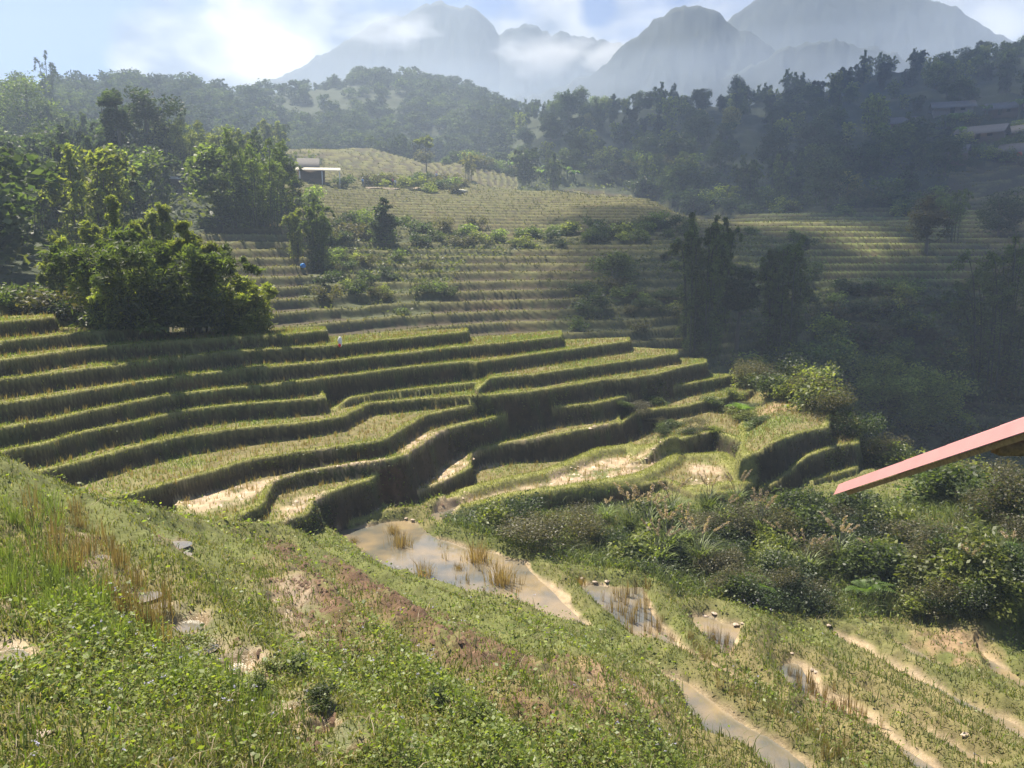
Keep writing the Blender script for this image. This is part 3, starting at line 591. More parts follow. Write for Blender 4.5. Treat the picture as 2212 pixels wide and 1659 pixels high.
def merge(L_):
    V = []; Fs = []; o = 0
    for v, f_ in L_: V.append(v); Fs.append(f_ + o); o += len(v)
    return np.concatenate(V), np.concatenate(Fs)
G_DK = ((.030, .050, .018), (.060, .085, .030)); G_MD = ((.060, .09, .024), (.115, .15, .04)); G_LT = ((.13, .17, .035), (.25, .27, .065)); G_YL = ((.14, .15, .04), (.21, .19, .06)); G_RD = ((.16, .09, .05), (.22, .13, .08))
def crown(W, H, z0, n, ls, cols, nc=40, cone=0, seed=0, asp=.5, flat=.55, lump=.26):
    r_ = np.random.default_rng(seed)
    c = []
    while len(c) < nc:
        p = r_.uniform(-1, 1, 3); q = np.linalg.norm(p)
        if q > 1 or q < .35: continue
        c.append(p)
    c = np.array(c); t = (c[:, 2] + 1) / 2
    w_ = np.where(cone, (1.15 - t) * 1.0, np.ones(nc)); irr = 1 + .22 * r_.standard_normal(nc)
    cx, cy, cz = c[:, 0] * W / 2 * w_ * irr, c[:, 1] * W / 2 * w_ * irr, z0 + t * (H - z0) * .92
    rad = W * lump * r_.uniform(.6, 1.25, nc) * np.where(cone, 1.2 - t, 1)
    bri = r_.uniform(.65, 1.3, nc)
    k_ = r_.choice(nc, n, p=rad ** 2 / (rad ** 2).sum()); d = r_.standard_normal((n, 3)); d /= np.linalg.norm(d, axis=1)[:, None]; d *= (r_.random(n) ** .45)[:, None]
    d[:, 2] = np.where(d[:, 2] < 0, d[:, 2] * .55, d[:, 2] * .85)
    x = cx[k_] + d[:, 0] * rad[k_]; y = cy[k_] + d[:, 1] * rad[k_]; z = np.maximum(cz[k_] + d[:, 2] * rad[k_], z0 * .3)
    v, f_, cc = leaves(x, y, z, ls, cols[0], cols[1], flat, asp); cc = cc * np.repeat(bri[k_], 4)[:, None]
    return v, f_, cc, np.stack([cx, cy, cz], 1)
def trunk(H, r0, cents, lean=.03, seed=0, nl=7):
    r_ = np.random.default_rng(seed + 5); a = r_.random() * 6.28
    zz_ = np.linspace(-.3, H * .85, 7); px = np.sin(zz_ * .8 / max(H, 1) * 3 + a) * H * lean; py = np.cos(zz_ * .7 / max(H, 1) * 3 + a) * H * lean
    P = np.stack([px - px[0], py - py[0], zz_], 1); L_ = [tube(P, np.linspace(r0, r0 * .3, 7), 6)]
    for c in cents[r_.choice(len(cents), min(nl, len(cents)), replace=False)]:
        zb = min(c[2] * .75, H * .7); i_ = np.interp(zb, zz_, np.arange(7)); b = np.array([np.interp(i_, range(7), P[:, 0]), np.interp(i_, range(7), P[:, 1]), zb])
        m_ = (b + c) / 2 + [0, 0, -.08 * H]; L_.append(tube([b, m_, c], [r0 * .45, r0 * .3, r0 * .12], 4))
    return merge(L_)
def bamboo(W, H, nc, nl, ls, cols, seed=0, droop=1.0, base=.16, fill=.25, asp=.22):
    r_ = np.random.default_rng(seed); L_ = []; P = []
    bri = []
    for i in range(nc):
        a = r_.random() * 6.28; rr_ = W * base * math.sqrt(r_.random()); out_ = r_.random() ** .6 * W * .42; h = H * r_.uniform(.62, 1.0) * (1 - .25 * out_ / (W * .45)); t = np.linspace(0, 1, 9)
        rad_ = rr_ + out_ * t ** 2.2; z = h * (np.sin(np.minimum(t * 1.12, 1.0) * np.pi / 2)) - droop * .20 * h * np.maximum(t - .72, 0) / .28 * (t > .72)
        pts = np.stack([np.cos(a) * rad_, np.sin(a) * rad_, z], 1); L_.append(tube(pts, np.linspace(.05, .012, 9) * H / 9, 4))
        k_ = nl // nc; nn_ = 13; tn = fill + (1 - fill) * (np.arange(nn_) + r_.random(nn_)) / nn_; on = r_.standard_normal((nn_, 3)) * [1, 1, .5]; kn = r_.integers(0, nn_, k_); tt = np.clip(tn[kn] + r_.normal(0, .012, k_), 0, 1); b_ = np.stack([np.interp(tt, t, pts[:, q_]) for q_ in range(3)], 1)
        sp = W * .072 * (1.3 - tt * 1.02); d = (on[kn] * 1.0 + r_.standard_normal((k_, 3)) * .52) * sp[:, None] * [1, 1, .8]; b_ = b_ + d; b_[:, 2] -= np.abs(r_.standard_normal(k_)) * sp * .5
        P.append(b_); bri.append(r_.uniform(.6, 1.35, nn_)[kn] * (.75 + .4 * tt))  # leaf colour brightens up each culm, imitating lit tops and dark bases
    P = np.concatenate(P); P[:, 2] = np.maximum(P[:, 2], .05); bri = np.concatenate(bri); v, f_, cc = leaves(P[:, 0], P[:, 1], P[:, 2], ls, cols[0], cols[1], .25, asp)
    return v, f_, cc * np.repeat(bri, 4)[:, None], merge(L_)
def empty(name, loc, rz=0, sc=1.0):
    o = bpy.data.objects.new(name, None); COL.objects.link(o); o.location = loc; o.rotation_euler = (0, 0, rz); o.scale = (sc,) * 3; o.empty_display_size = .3; return o
def child(name, me, p):
    o = bpy.data.objects.new(name, me); COL.objects.link(o); o.parent = p; return o
def spot(u, v, rmin=4, rmax=640): return hit(u, v, rmin, rmax)
def height_px(loc, vb, vt): return (vb - vt) / FOC * math.hypot(loc[0], loc[1]) * 1.0
TCNT = [0]
def hero_tree(kind, u, v, vt, wpx, label, cols=G_MD, n=9000, ls=.2, rmin=4, rmax=640, z0=.25, cone=0, name=None, culms=26, asp=.5, trunk_r=.03, group=None, dark_trunk=None, nc=46, lump=.24, **kw):
    loc = spot(u, v, rmin, rmax); D = math.hypot(loc[0], loc[1]); H = (v - vt) / FOC * D / math.cos(0.1); W = wpx / FOC * D; TCNT[0] += 1; sd = 100 + TCNT[0]
    if kind == 'bamboo':
        v_, f_, c_, st = bamboo(W, H, culms, n, ls, cols, sd, **kw); root = empty(name or "bamboo_clump", loc); tag(root, label, "bamboo", group)
        child("foliage", mesh_np("foliage", v_, f_, M_leaf, c_, data_only=True), root); child("culms", mesh_np("culms", st[0], st[1], M_culm, data_only=True), root)
    else:
        v_, f_, c_, ce = crown(W, H, H * z0, n, ls, cols, nc=nc, cone=cone, seed=sd, asp=asp, lump=lump); st = trunk(H, max(H * trunk_r, .03), ce, seed=sd); root = empty(name or "tree", loc); tag(root, label, kind if kind != 'tree' else "tree", group)
        child("crown", mesh_np("crown", v_, f_, M_leaf, c_, data_only=True), root); child("trunk", mesh_np("trunk", st[0], st[1], M_bark, data_only=True), root)
    return root

# ---- trees one can tell apart
hero_tree('bamboo', 350, 722, 520, 300, "broad dark body of the largest bamboo clump, behind the near terraces on the left", G_MD, 50000, .30, rmin=38, rmax=60, culms=44, fill=.02, base=.36, asp=.38)
hero_tree('bamboo', 275, 715, 398, 95, "tallest thin bamboo plume rising from the left half of the largest clump", G_LT, 11000, .28, rmin=40, rmax=62, culms=9, fill=.35, asp=.38)
hero_tree('bamboo', 345, 718, 432, 120, "rounded bamboo plume at the centre top of the largest clump", G_LT, 14000, .28, rmin=40, rmax=60, culms=12, fill=.35, asp=.38)
hero_tree('bamboo', 425, 720, 446, 150, "bright bamboo plume leaning over the right shoulder of the largest clump", G_LT, 18000, .28, rmin=38, rmax=58, culms=14, fill=.3, asp=.38, droop=1.5)
hero_tree('bamboo', 185, 702, 474, 170, "arching bamboo leaning out over the left side of the largest clump", G_LT, 20000, .28, rmin=38, rmax=62, culms=16, fill=.25, base=.15, asp=.38, droop=1.6)
hero_tree('bamboo', 250, 712, 545, 190, "drooping bamboo skirt low on the left front of the largest clump", G_LT, 16000, .28, rmin=37, rmax=58, culms=16, fill=.15, base=.2, asp=.38, droop=1.6)
hero_tree('bamboo', 520, 720, 588, 165, "low bamboo bush at the right foot of the largest clump", G_LT, 18000, .28, rmin=38, rmax=60, culms=20, fill=.05, base=.3, asp=.38)
hero_tree('bamboo', 640, 572, 445, 62, "left of two bamboo clumps standing together on the terraced middle slope", G_LT, 8000, .3, rmin=60, culms=12, fill=.1, asp=.4)
hero_tree('bamboo', 690, 588, 420, 85, "taller right one of two bamboo clumps on the terraced middle slope", G_MD, 15000, .3, rmin=60, culms=20, fill=.03, asp=.4)
hero_tree('tree', 833, 535, 425, 66, "dark cone shaped tree among bushes on the middle slope", G_DK, 8000, .3, rmin=60, cone=1, z0=.12)
hero_tree('tree', 921, 376, 302, 30, "lone slender tree with a bare trunk and small crown below the hilltop", G_LT, 1800, .45, rmin=120, z0=.66, trunk_r=.02, nc=14)
hero_tree('bamboo', 1012, 392, 318, 46, "bright bamboo plume on the shoulder right of the lone slender tree", G_YL, 3000, .5, rmin=120, culms=9)
hero_tree('bamboo', 1515, 762, 425, 120, "tallest dark feathery tree clump, rising from the valley at the end of the near terraces", G_MD, 36000, .36, rmin=58, rmax=110, culms=30, fill=.02, base=.32, asp=.45)
hero_tree('bamboo', 1555, 705, 445, 70, "dark feathery plume joined to the right side of the tallest valley clump", G_MD, 14000, .36, rmin=60, rmax=110, culms=14, fill=.05, base=.2, asp=.45)
hero_tree('tree', 1590, 755, 590, 75, "dark rounded tree with a pale bare trunk between the two tallest valley trees", G_DK, 14000, .28, rmin=58, rmax=110, z0=.42, nc=40)
hero_tree('bamboo', 1690, 775, 486, 105, "leaning column shaped dark bamboo right of the tallest valley tree", G_MD, 30000, .36, rmin=58, rmax=110, culms=28, fill=.02, base=.3, asp=.42)
hero_tree('bamboo', 2170, 850, 505, 190, "dark bamboo with drooping sides cut off by the right edge of the view", G_MD, 32000, .36, rmin=60, rmax=110, culms=30, fill=.02, base=.3, asp=.42)
hero_tree('tree', 1322, 612, 548, 84, "small grey green spreading tree alone on the terraces of the middle slope", G_MD, 3500, .28, rmin=60, z0=.4, nc=20)
hero_tree('tree', 2000, 548, 432, 62, "slim brownish dark tree at the lower end of the bright terraces on the right", ((.05, .05, .025), (.08, .07, .03)), 6000, .35, rmin=100, z0=.1, nc=30)
hero_tree('bamboo', 2052, 525, 398, 86, "feathery bamboo behind the slim dark tree on the right slope", G_MD, 7000, .4, rmin=120, culms=16)
hero_tree('tree', 2155, 512, 430, 88, "low round dark tree beneath the upper terraces at the far right", G_DK, 7000, .36, rmin=120, z0=.05, nc=30)
hero_tree('tree', 1895, 925, 770, 120, "mid green leafy tree standing in the shaded valley behind the red roof", G_LT, 14000, .25, rmin=60, rmax=110, z0=.08, nc=50)
hero_tree('tree', 1985, 930, 800, 150, "wider mid green tree on the right of its pair in the shaded valley", G_LT, 15000, .25, rmin=60, rmax=110, z0=.08, nc=50)
hero_tree('bamboo', 560, 500, 292, 150, "dense dark bamboo grove left of the farmhouse", G_MD, 18000, .42, rmin=85, rmax=150, culms=34, fill=.03, base=.34, asp=.45)
hero_tree('bamboo', 520, 470, 330, 110, "bamboo behind the dark grove beside the farmhouse", G_LT, 8000, .5, rmin=95, rmax=160, culms=20, fill=.1)
hero_tree('tree', 608, 470, 345, 70, "bushy dark tree directly left of the farmhouse canopy", G_DK, 9000, .38, rmin=90, rmax=150, z0=.05, nc=40)
hero_tree('tree', 345, 415, 348, 38, "small russet yellow tree in front of the dark wood left of the red flag", G_YL, 2500, .45, rmin=90, z0=.1, nc=16)
hero_tree('tree', 320, 415, 215, 105, "tall dark wide topped tree standing above the left wood", G_DK, 10000, .5, rmin=100, z0=.25, nc=34)
hero_tree('tree', 262, 430, 232, 62, "tall dark tree with light flecked top at the left of the wide topped tree", G_DK, 6000, .5, rmin=100, z0=.2, nc=24)
hero_tree('bamboo', 405, 396, 255, 140, "pale green bamboo right of the wide topped dark tree", G_LT, 9000, .55, rmin=100, culms=20)
hero_tree('bamboo', 115, 300, 120, 46, "tall dark bamboo column on the ridge at the far left skyline", G_DK, 3000, .8, rmin=200, culms=10, fill=.2)
hero_tree('tree', 60, 330, 195, 110, "big leafy tree on the upper left slope", G_MD, 7000, .6, rmin=130, z0=.1)
for (u, v, vt, w_, lb) in [(870, 425, 400, 50, "olive shrubs under the canopy"), (985, 440, 395, 34, "round bush"), ]:
    pass
# ---- forest trees: prototypes shared by their copies
def proto(kind, seed, cols, n, ls, W=7, H=9):
    if kind == 'b': v_, f_, c_, st = bamboo(W * .85, H * 1.15, 14, n, ls, cols, seed, fill=.1, base=.24, asp=.35)
    else: v_, f_, c_, ce = crown(W, H, H * .12, n, ls, cols, nc=22, cone=(kind == 'c'), seed=seed, asp=.6, lump=.27); st = trunk(H, .18, ce, seed=seed, nl=4)
    V = np.concatenate([v_, st[0]]); Fq = np.concatenate([f_, st[1] + len(v_)]); cc = np.concatenate([c_, np.full((len(st[0]), 3), .06)])
    mi = np.concatenate([np.zeros(len(f_)), np.ones(len(st[1]))])
    return mesh_np("tree_" + kind, V, Fq, None, cc, mats=[M_leaf, M_bark], midx=mi, data_only=True)
PB = [proto('b', 1, G_MD, 4200, .55), proto('b', 2, G_LT, 4200, .55), proto('b', 3, G_DK, 4200, .55)]
PT = [proto('t', 4, G_DK, 3800, .55), proto('t', 5, G_MD, 3800, .55), proto('t', 6, G_DK, 3800, .6, 8, 8), proto('c', 7, G_DK, 3200, .5, 5, 10), proto('t', 8, G_YL, 3000, .5, 6, 7)]
def place_word(fu, fv):
    return ["far left", "left", "middle", "right", "far right"][int(min(max(fu, 0), .999) * 5)] + " and " + ["topmost", "high", "halfway up", "low", "lowest"][int(min(max(fv, 0), .999) * 5)]
def forest(mask, n, sep, name, lab_t, lab_b, grp, smin=.7, smax=1.3, pb=.4, dens=None, bounds=(0, 600, 250, 600)):
    x, y, z, i, j = scatter(mask.astype(F4) * (1 if dens is None else dens), n * 12); keep = []
    UU_, VV_ = proj(x, y, z); hid = ((abs(UU_ - 395) < 52) & (VV_ > 402) & (VV_ < 520)) | ((abs(UU_ - 452) < 26) & (VV_ > 405) & (VV_ < 500)) | ((UU_ > 630) & (UU_ < 745) & (VV_ > 385) & (VV_ < 470))
    for q_ in range(len(x)):
        if hid[q_]: continue
        s = sep * (1 + .5 * random.random())
        if y[q_] > 0 and all((x[q_] - x[k_]) ** 2 + (y[q_] - y[k_]) ** 2 > s * s for k_ in keep): keep.append(q_)
        if len(keep) >= n: break
    for q_ in keep:
        b = random.random() < pb; me = random.choice(PB) if b else random.choice(PT[:4] * 4 + PT[4:])
        o = bpy.data.objects.new("bamboo_clump" if b else "tree", me); COL.objects.link(o); s = random.uniform(smin, smax)
        o.location = (x[q_], y[q_], z[q_] - .3); o.rotation_euler = (0, 0, random.random() * 6.28); o.scale = (s * random.uniform(.85, 1.15), s * random.uniform(.85, 1.15), s * random.uniform(.85, 1.25))
        uu, vv0 = proj(x[q_], y[q_], z[q_]); bx_ = bounds; tag(o, ("tall " if s > smax * .85 else "small " if s < smin * 1.2 else "") + (["olive ", "pale ", "dark "][PB.index(me)] if b else ["dark ", "mid green ", "dark rounded ", "cone shaped ", "yellowish "][PT.index(me)]) + (lab_b if b else lab_t) + ", " + place_word((uu - bx_[0]) / (bx_[1] - bx_[0]), (vv0 - bx_[2]) / (bx_[3] - bx_[2])), "bamboo" if b else "tree", grp + (" bamboos" if b else " trees"))
    print("forest", grp, len(keep))
clear = uvmask([(560, 420), (560, 340), (760, 340), (760, 420)]) & (RR < 200)
forest(forestL & (RR < 240) & ~clear, 150, 4.6, "tree", "tree in the left hand wood", "bamboo in the left hand wood", "left wood", .7, 1.15, .5)
roofs = uvmask([(1990, 300), (2000, 245), (2400, 215), (2400, 370), (2050, 372)])
forest(forestR & (RR < 440) & ~roofs, 280, 6.2, "tree", "tree in the forest of the right ridge", "bamboo in the forest of the right ridge", "right ridge", .7, 1.3, .5, bounds=(1110, 2212, 90, 470))
# far hazy wood on the back ridges: one mass
vv = []
lowp = [crown(9, 10, .5, 420, 1.3, G_MD, nc=16, seed=30 + q_, asp=.7) for q_ in range(3)] + [crown(9, 10, .5, 420, 1.3, G_DK, nc=14, seed=40 + q_, asp=.7) for q_ in range(3)]
clearing = sstep(.02, .12, fbm(X * .012 + 3, Y * .012, 77, 3))
x, y, z, i, j = scatter(((forestL & (RR > 240)) | (forestB & ~forestR & ~forestL & ~roofs)).astype(F4) * (1 - .75 * clearing), 1500)
for q_ in range(len(x)):
    P_ = lowp[q_ % 6]; a = rng.random() * 6.28; s = rng.uniform(.5, 1.05); ca_, sa_ = math.cos(a) * s, math.sin(a) * s; v_ = P_[0]
    vv.append((np.stack([v_[:, 0] * ca_ - v_[:, 1] * sa_ + x[q_], v_[:, 0] * sa_ + v_[:, 1] * ca_ + y[q_], v_[:, 2] * s * rng.uniform(.6, 1.15) + z[q_] - .5], 1), P_[1], P_[2] * rng.uniform(.7, 1.3)))
V, Fq, c = joinp(vv); o = mesh_np("far_wood", V, Fq, M_far, c); tag(o, "hazy wood covering the distant ridges behind the terraced hill", "woodland", kind='stuff')

# ---- shrubs
def shrub_mesh(seed, cols, n, ls, kind='s'):
    if kind == 's': v_, f_, c_, ce = crown(1.5, 1.15, .02, n, ls, cols, nc=18, seed=seed, asp=.55, lump=.3)
    else:
        v_, f_, c_, _ = bamboo(1.6, 1.2, 16, n, ls, cols, seed, fill=.1, base=.3, asp=.3)
    return mesh_np("shrub", v_, f_, M_leaf, c_, data_only=True)
SH = [crown(1.5, 1.15, .02, 900, .17, [G_DK, G_MD, G_MD, G_LT, ((.05, .06, .02), (.10, .085, .035)), G_DK][q_], nc=16, seed=50 + q_, asp=.55, lump=.3)[:3] for q_ in range(6)]
SCRUB = []
SHN = [shrub_mesh(60 + q_, [G_DK, G_MD, ((.06, .07, .03), (.12, .10, .045)), G_LT][q_], [3800, 2400, 3800, 1800][q_], [.075, .11, .06, .13][q_]) for q_ in range(4)]; SHW = ['dark green', 'mid green', 'brownish', 'light green']
def shrubs(poly, n, smin, smax, label, grp, rmin=20, rmax=300, protos=SH, name="shrub", zoff=0, flatz=1.0):
    P = np.array(poly, float); c_ = 0; k_ = 0
    while c_ < n and k_ < n * 30:
        k_ += 1; u = random.uniform(P[:, 0].min(), P[:, 0].max()); v = random.uniform(P[:, 1].min(), P[:, 1].max())
        if not poly_mask(P[:, 0], P[:, 1], np.array([u]), np.array([v]))[0]: continue
        loc = hit(u, v, rmin, rmax); s = random.uniform(smin, smax)
        if protos is SH:
            P_ = random.choice(SH); a = random.random() * 6.28; ca_, sa_ = math.cos(a) * s * random.uniform(.8, 1.3), math.sin(a) * s; v_ = P_[0]
            SCRUB.append((np.stack([v_[:, 0] * math.cos(a) * s - v_[:, 1] * math.sin(a) * s + loc[0], v_[:, 0] * math.sin(a) * s + v_[:, 1] * math.cos(a) * s + loc[1], v_[:, 2] * s * random.uniform(.7, 1.1) * flatz + loc[2] - .1 * s], 1), P_[1], P_[2] * random.uniform(.7, 1.3))); c_ += 1; continue
        pi_ = random.randrange(len(protos)); o = bpy.data.objects.new(name, protos[pi_]); COL.objects.link(o)
        o.location = (loc[0], loc[1], loc[2] - .08 * s + zoff); o.rotation_euler = (random.uniform(-.2, .2), random.uniform(-.2, .2), random.random() * 6.28); o.scale = (s * random.uniform(.8, 1.3), s * random.uniform(.8, 1.3), s * random.uniform(.75, 1.15) * flatz)
        tag(o, ("large " if s > smin + .7 * (smax - smin) else "small " if s < smin + .3 * (smax - smin) else "") + (SHW[pi_] if len(protos) == 4 else "light green") + " " + label + ", " + place_word((u - P[:, 0].min()) / np.ptp(P[:, 0]), (v - P[:, 1].min()) / np.ptp(P[:, 1])), "shrub", grp); c_ += 1
shrubs([(1020, 1140), (1180, 1125), (1290, 1115), (1500, 1125), (1750, 1100), (1760, 1180), (1780, 1330), (1500, 1300), (1380, 1240), (1150, 1190)], 56, .45, 1.1, "shrub below the oval wet field", "shrubs on the dark bank", 20, 40, SHN)
shrubs([(1720, 1100), (1960, 1120), (2060, 1200), (2212, 1280), (2212, 1380), (1990, 1330), (1780, 1330)], 42, .5, 1.2, "shrub left of the bare soil patch", "shrubs on the right bank", 18, 40, SHN)
shrubs([(1960, 1090), (2212, 1010), (2300, 1030), (2300, 1180), (2180, 1180), (2060, 1110)], 30, .7, 1.5, "shrub under the red roof edge", "shrubs under the red roof", 20, 46, SHN)
shrubs([(1640, 820), (1760, 850), (1860, 940), (1960, 985), (1930, 1005), (1780, 905), (1660, 860), (1560, 800)], 26, .7, 1.5, "bush at the near terraces' right end", "bushes at the terrace ends", 36, 56, SHN)
shrubs([(1340, 880), (1640, 850), (1660, 900), (1600, 950), (1350, 935)], 18, .4, .9, "bush left of the soil mound", "bushes on the terrace bank", 30, 56, SHN, flatz=.6)
shrubs([(0, 655), (60, 648), (150, 655), (230, 650), (250, 705), (140, 700), (0, 685)], 30, .8, 1.5, "bush on the overgrown fields left of the largest bamboo", "bushes left of the largest bamboo", 40, 62)
shrubs([(700, 500), (860, 478), (1060, 500), (1080, 530), (980, 545), (870, 530), (760, 530), (690, 540)], 28, 1.1, 2.2, "bush in the band of scrub beside the cone shaped tree", "bushes beside the cone shaped tree", 60, 130)
shrubs([(700, 560), (900, 550), (1000, 640), (900, 700), (700, 690), (640, 640)], 24, .7, 1.5, "bush in the overgrown gully on the middle slope", "bushes in the gully", 55, 120)
shrubs([(1050, 520), (1200, 500), (1440, 480), (1500, 520), (1400, 520), (1100, 545)], 34, 1.0, 2.0, "bush in the line of scrub crossing the middle terraces", "bushes crossing the middle terraces", 60, 150)
shrubs([(1230, 640), (1400, 560), (1480, 540), (1500, 740), (1350, 720), (1230, 720)], 26, .8, 1.7, "bush on the shaded slope left of the tallest valley tree", "bushes left of the tallest valley tree", 58, 120)
shrubs([(1600, 500), (1760, 520), (1760, 640), (1620, 640)], 16, 1.0, 2.0, "bush between the tall valley trees and the bright terraces", "bushes between valley trees and terraces", 70, 150)
shrubs([(1740, 620), (2110, 640), (2150, 880), (1900, 880), (1750, 760)], 90, 1.0, 2.4, "bush on the shaded slope below the bright terraces on the right", "bushes below the bright terraces", 60, 140)
shrubs([(1560, 780), (1800, 800), (1860, 920), (2212, 930), (2212, 960), (1900, 970), (1750, 860)], 34, 1.0, 2.4, "bush on the dark valley floor", "bushes on the valley floor", 56, 110)
shrubs([(900, 325), (1060, 322), (1180, 380), (1190, 400), (1060, 372), (960, 350)], 40, 1.6, 3.4, "bush along the skyline right of the lone slender tree", "bushes along the hill skyline", 130, 300)
shrubs([(760, 392), (900, 385), (1000, 400), (1000, 430), (860, 405), (740, 405)], 26, 1.2, 2.6, "bush beside the footpath under the farm terraces", "bushes beside the footpath", 120, 230)
shrubs([(1210, 335), (1550, 350), (1600, 460), (1500, 462), (1400, 425), (1250, 405)], 30, 3.0, 5.5, "big bush at the foot of the forest behind the terraced hill crest", "bushes at the forest foot", 180, 300)
shrubs([(1600, 440), (2050, 420), (2050, 470), (1850, 470), (1600, 470)], 24, 2.0, 4.0, "bush along the forest foot above the right hand terraces", "bushes above the right hand terraces", 150, 300)
shrubs([(430, 490), (620, 440), (740, 425), (740, 440), (640, 470), (480, 515)], 22, 1.2, 2.4, "bush on the slope beneath the farmhouse", "bushes beneath the farmhouse", 90, 170)
shrubs([(1980, 262), (2240, 262), (2240, 370), (2040, 365)], 44, 1.5, 3.6, 'bush among the village houses', 'bushes in the village', 200, 420)
# hollows: darker growth in front strip
shrubs([(300, 1400), (700, 1650), (1200, 1650), (1000, 1520), (700, 1430)], 10, .14, .26, "weed clump nearest the viewer", "weed clumps in the foreground", 5, 22, SHN[3:] + SHN[1:2])

V, Fq, c = joinp(SCRUB); o = mesh_np('scrub', V, Fq, M_leaf, c); tag(o, 'bushy scrub covering gullies, valley floor and slopes beyond the near terraces', 'scrub', kind='stuff')
x, y, z, i, j = scatter(((scrub * 1.0 + gully * .9) * (RR > 55) * (RR < 200) * sstep(-.15, .15, n_a + n_b * .5)) * 11.); x2, y2, z2_, i, j = scatter((forestL * 1.0 + forestR * .6) * (RR < 260) * 1.3); zo_ = np.concatenate([rng.random(len(x)) * .35, rng.random(len(x2)) * 1.6]); sz_ = np.concatenate([np.full(len(x), .34), np.full(len(x2), .75)]); x = np.concatenate([x, x2]); y = np.concatenate([y, y2]); z = np.concatenate([z, z2_]); V, Fq, c = leaves(x, y, z + zo_, sz_, (.05, .065, .022), (.11, .125, .04), .4, .6); o = mesh_np('ground_cover', V, Fq, M_leaf, c); tag(o, 'low leafy cover on the overgrown parts of the middle slopes', 'undergrowth', kind='stuff')
bankm = np.zeros(Z.shape, F4)
paint(bankm, [(960, 1150), (1010, 1120), (1180, 1100), (1300, 1088), (1500, 1100), (1750, 1085), (1960, 1090), (2212, 1120), (2300, 1130), (2300, 1400), (2212, 1390), (2000, 1335), (1780, 1330), (1500, 1300), (1380, 1240), (1150, 1190)], .4, seed=21)
x, y, z, i, j = scatter(bankm * (RR < 40) * 130.); V, Fq, c = blades(x, y, z, .42, .022, 1.6, (.06, .09, .025), (.15, .17, .055)); o = mesh_np('bank_undergrowth', V, Fq, M_grass, c); tag(o, 'long tangled grass under the shrubs of the steep right hand bank', 'grass', kind='stuff')
x, y, z, i, j = scatter(bankm * (RR < 40) * 150.); V, Fq, c = leaves(x, y, z + rng.random(len(x)) * .35, .085, (.05, .08, .022), (.14, .18, .05), .4, .6); o = mesh_np('bank_leaves', V, Fq, M_leaf, c); tag(o, 'leafy creepers under the shrubs of the steep right hand bank', 'creepers', kind='stuff')
# ---- ferns, silvergrass, bananas, grass clumps
def fern_mesh(seed, nf=16, Lf=1.0):
    r_ = np.random.default_rng(seed); parts = []
    for q_ in range(nf):
        a = r_.random() * 6.28; t = np.linspace(0, 1, 18); el = r_.uniform(.7, 1.3)
        rr_ = Lf * r_.uniform(.7, 1.1) * t * math.cos(el * .7); zz_ = Lf * (np.sin(el) * t - .62 * t ** 2.2)
        P = np.stack([np.cos(a) * rr_, np.sin(a) * rr_, zz_], 1); side = np.array([-math.sin(a), math.cos(a), 0])
        V = []; Fs = []
        for k_ in range(1, 18):
            wd = .26 * Lf * math.sin(math.pi * min(1, (1.04 - t[k_]) * 1.1)) * .9; fw = (P[k_] - P[k_ - 1]) * .8
            for s in (-1, 1):
                b = len(V); V += [P[k_] - fw * .3, P[k_] + fw * .3, P[k_] + side * s * wd + fw * 1.1 + [0, 0, -.03], P[k_] + side * s * wd * .6 + fw * .2 + [0, 0, -.02]]; Fs.append([b, b + 1, b + 2, b + 3])
        V = np.array(V); c_ = np.tile(np.array([[.13, .21, .04]]) * r_.uniform(.7, 1.25), (len(V), 1)); parts.append((V, np.array(Fs), c_))
    V, Fq, c_ = joinp(parts); return mesh_np("fern", V, Fq, M_leaf, c_, data_only=True)
FE = [fern_mesh(1), fern_mesh(2)]
for (u, v, s, lb) in [(1632, 1292, .95, "bright fern arching out of the dark bank above the pale puddles"), (1870, 1300, .95, "largest bright fern hanging on the dark bank under the red roof tip"), (1845, 1240, .8, "small fern just above the largest fern"), (2190, 1230, 1.0, "yellow green fern on the bank at the right edge"), (1600, 900, 1.1, "pale green fern on the terrace bank beside the soil mound"), (1740, 1150, .9, "dim fern high on the dark bank"), (2020, 1060, 1.1, "fern beneath the red roof edge")]:
    loc = spot(u, v, 18, 56); o = bpy.data.objects.new("fern", random.choice(FE)); COL.objects.link(o); o.location = (loc[0], loc[1] - .1, loc[2] + .25); o.scale = (s,) * 3; o.rotation_euler = (.25, 0, random.random() * 6); tag(o, lb, "fern", "ferns on the banks")
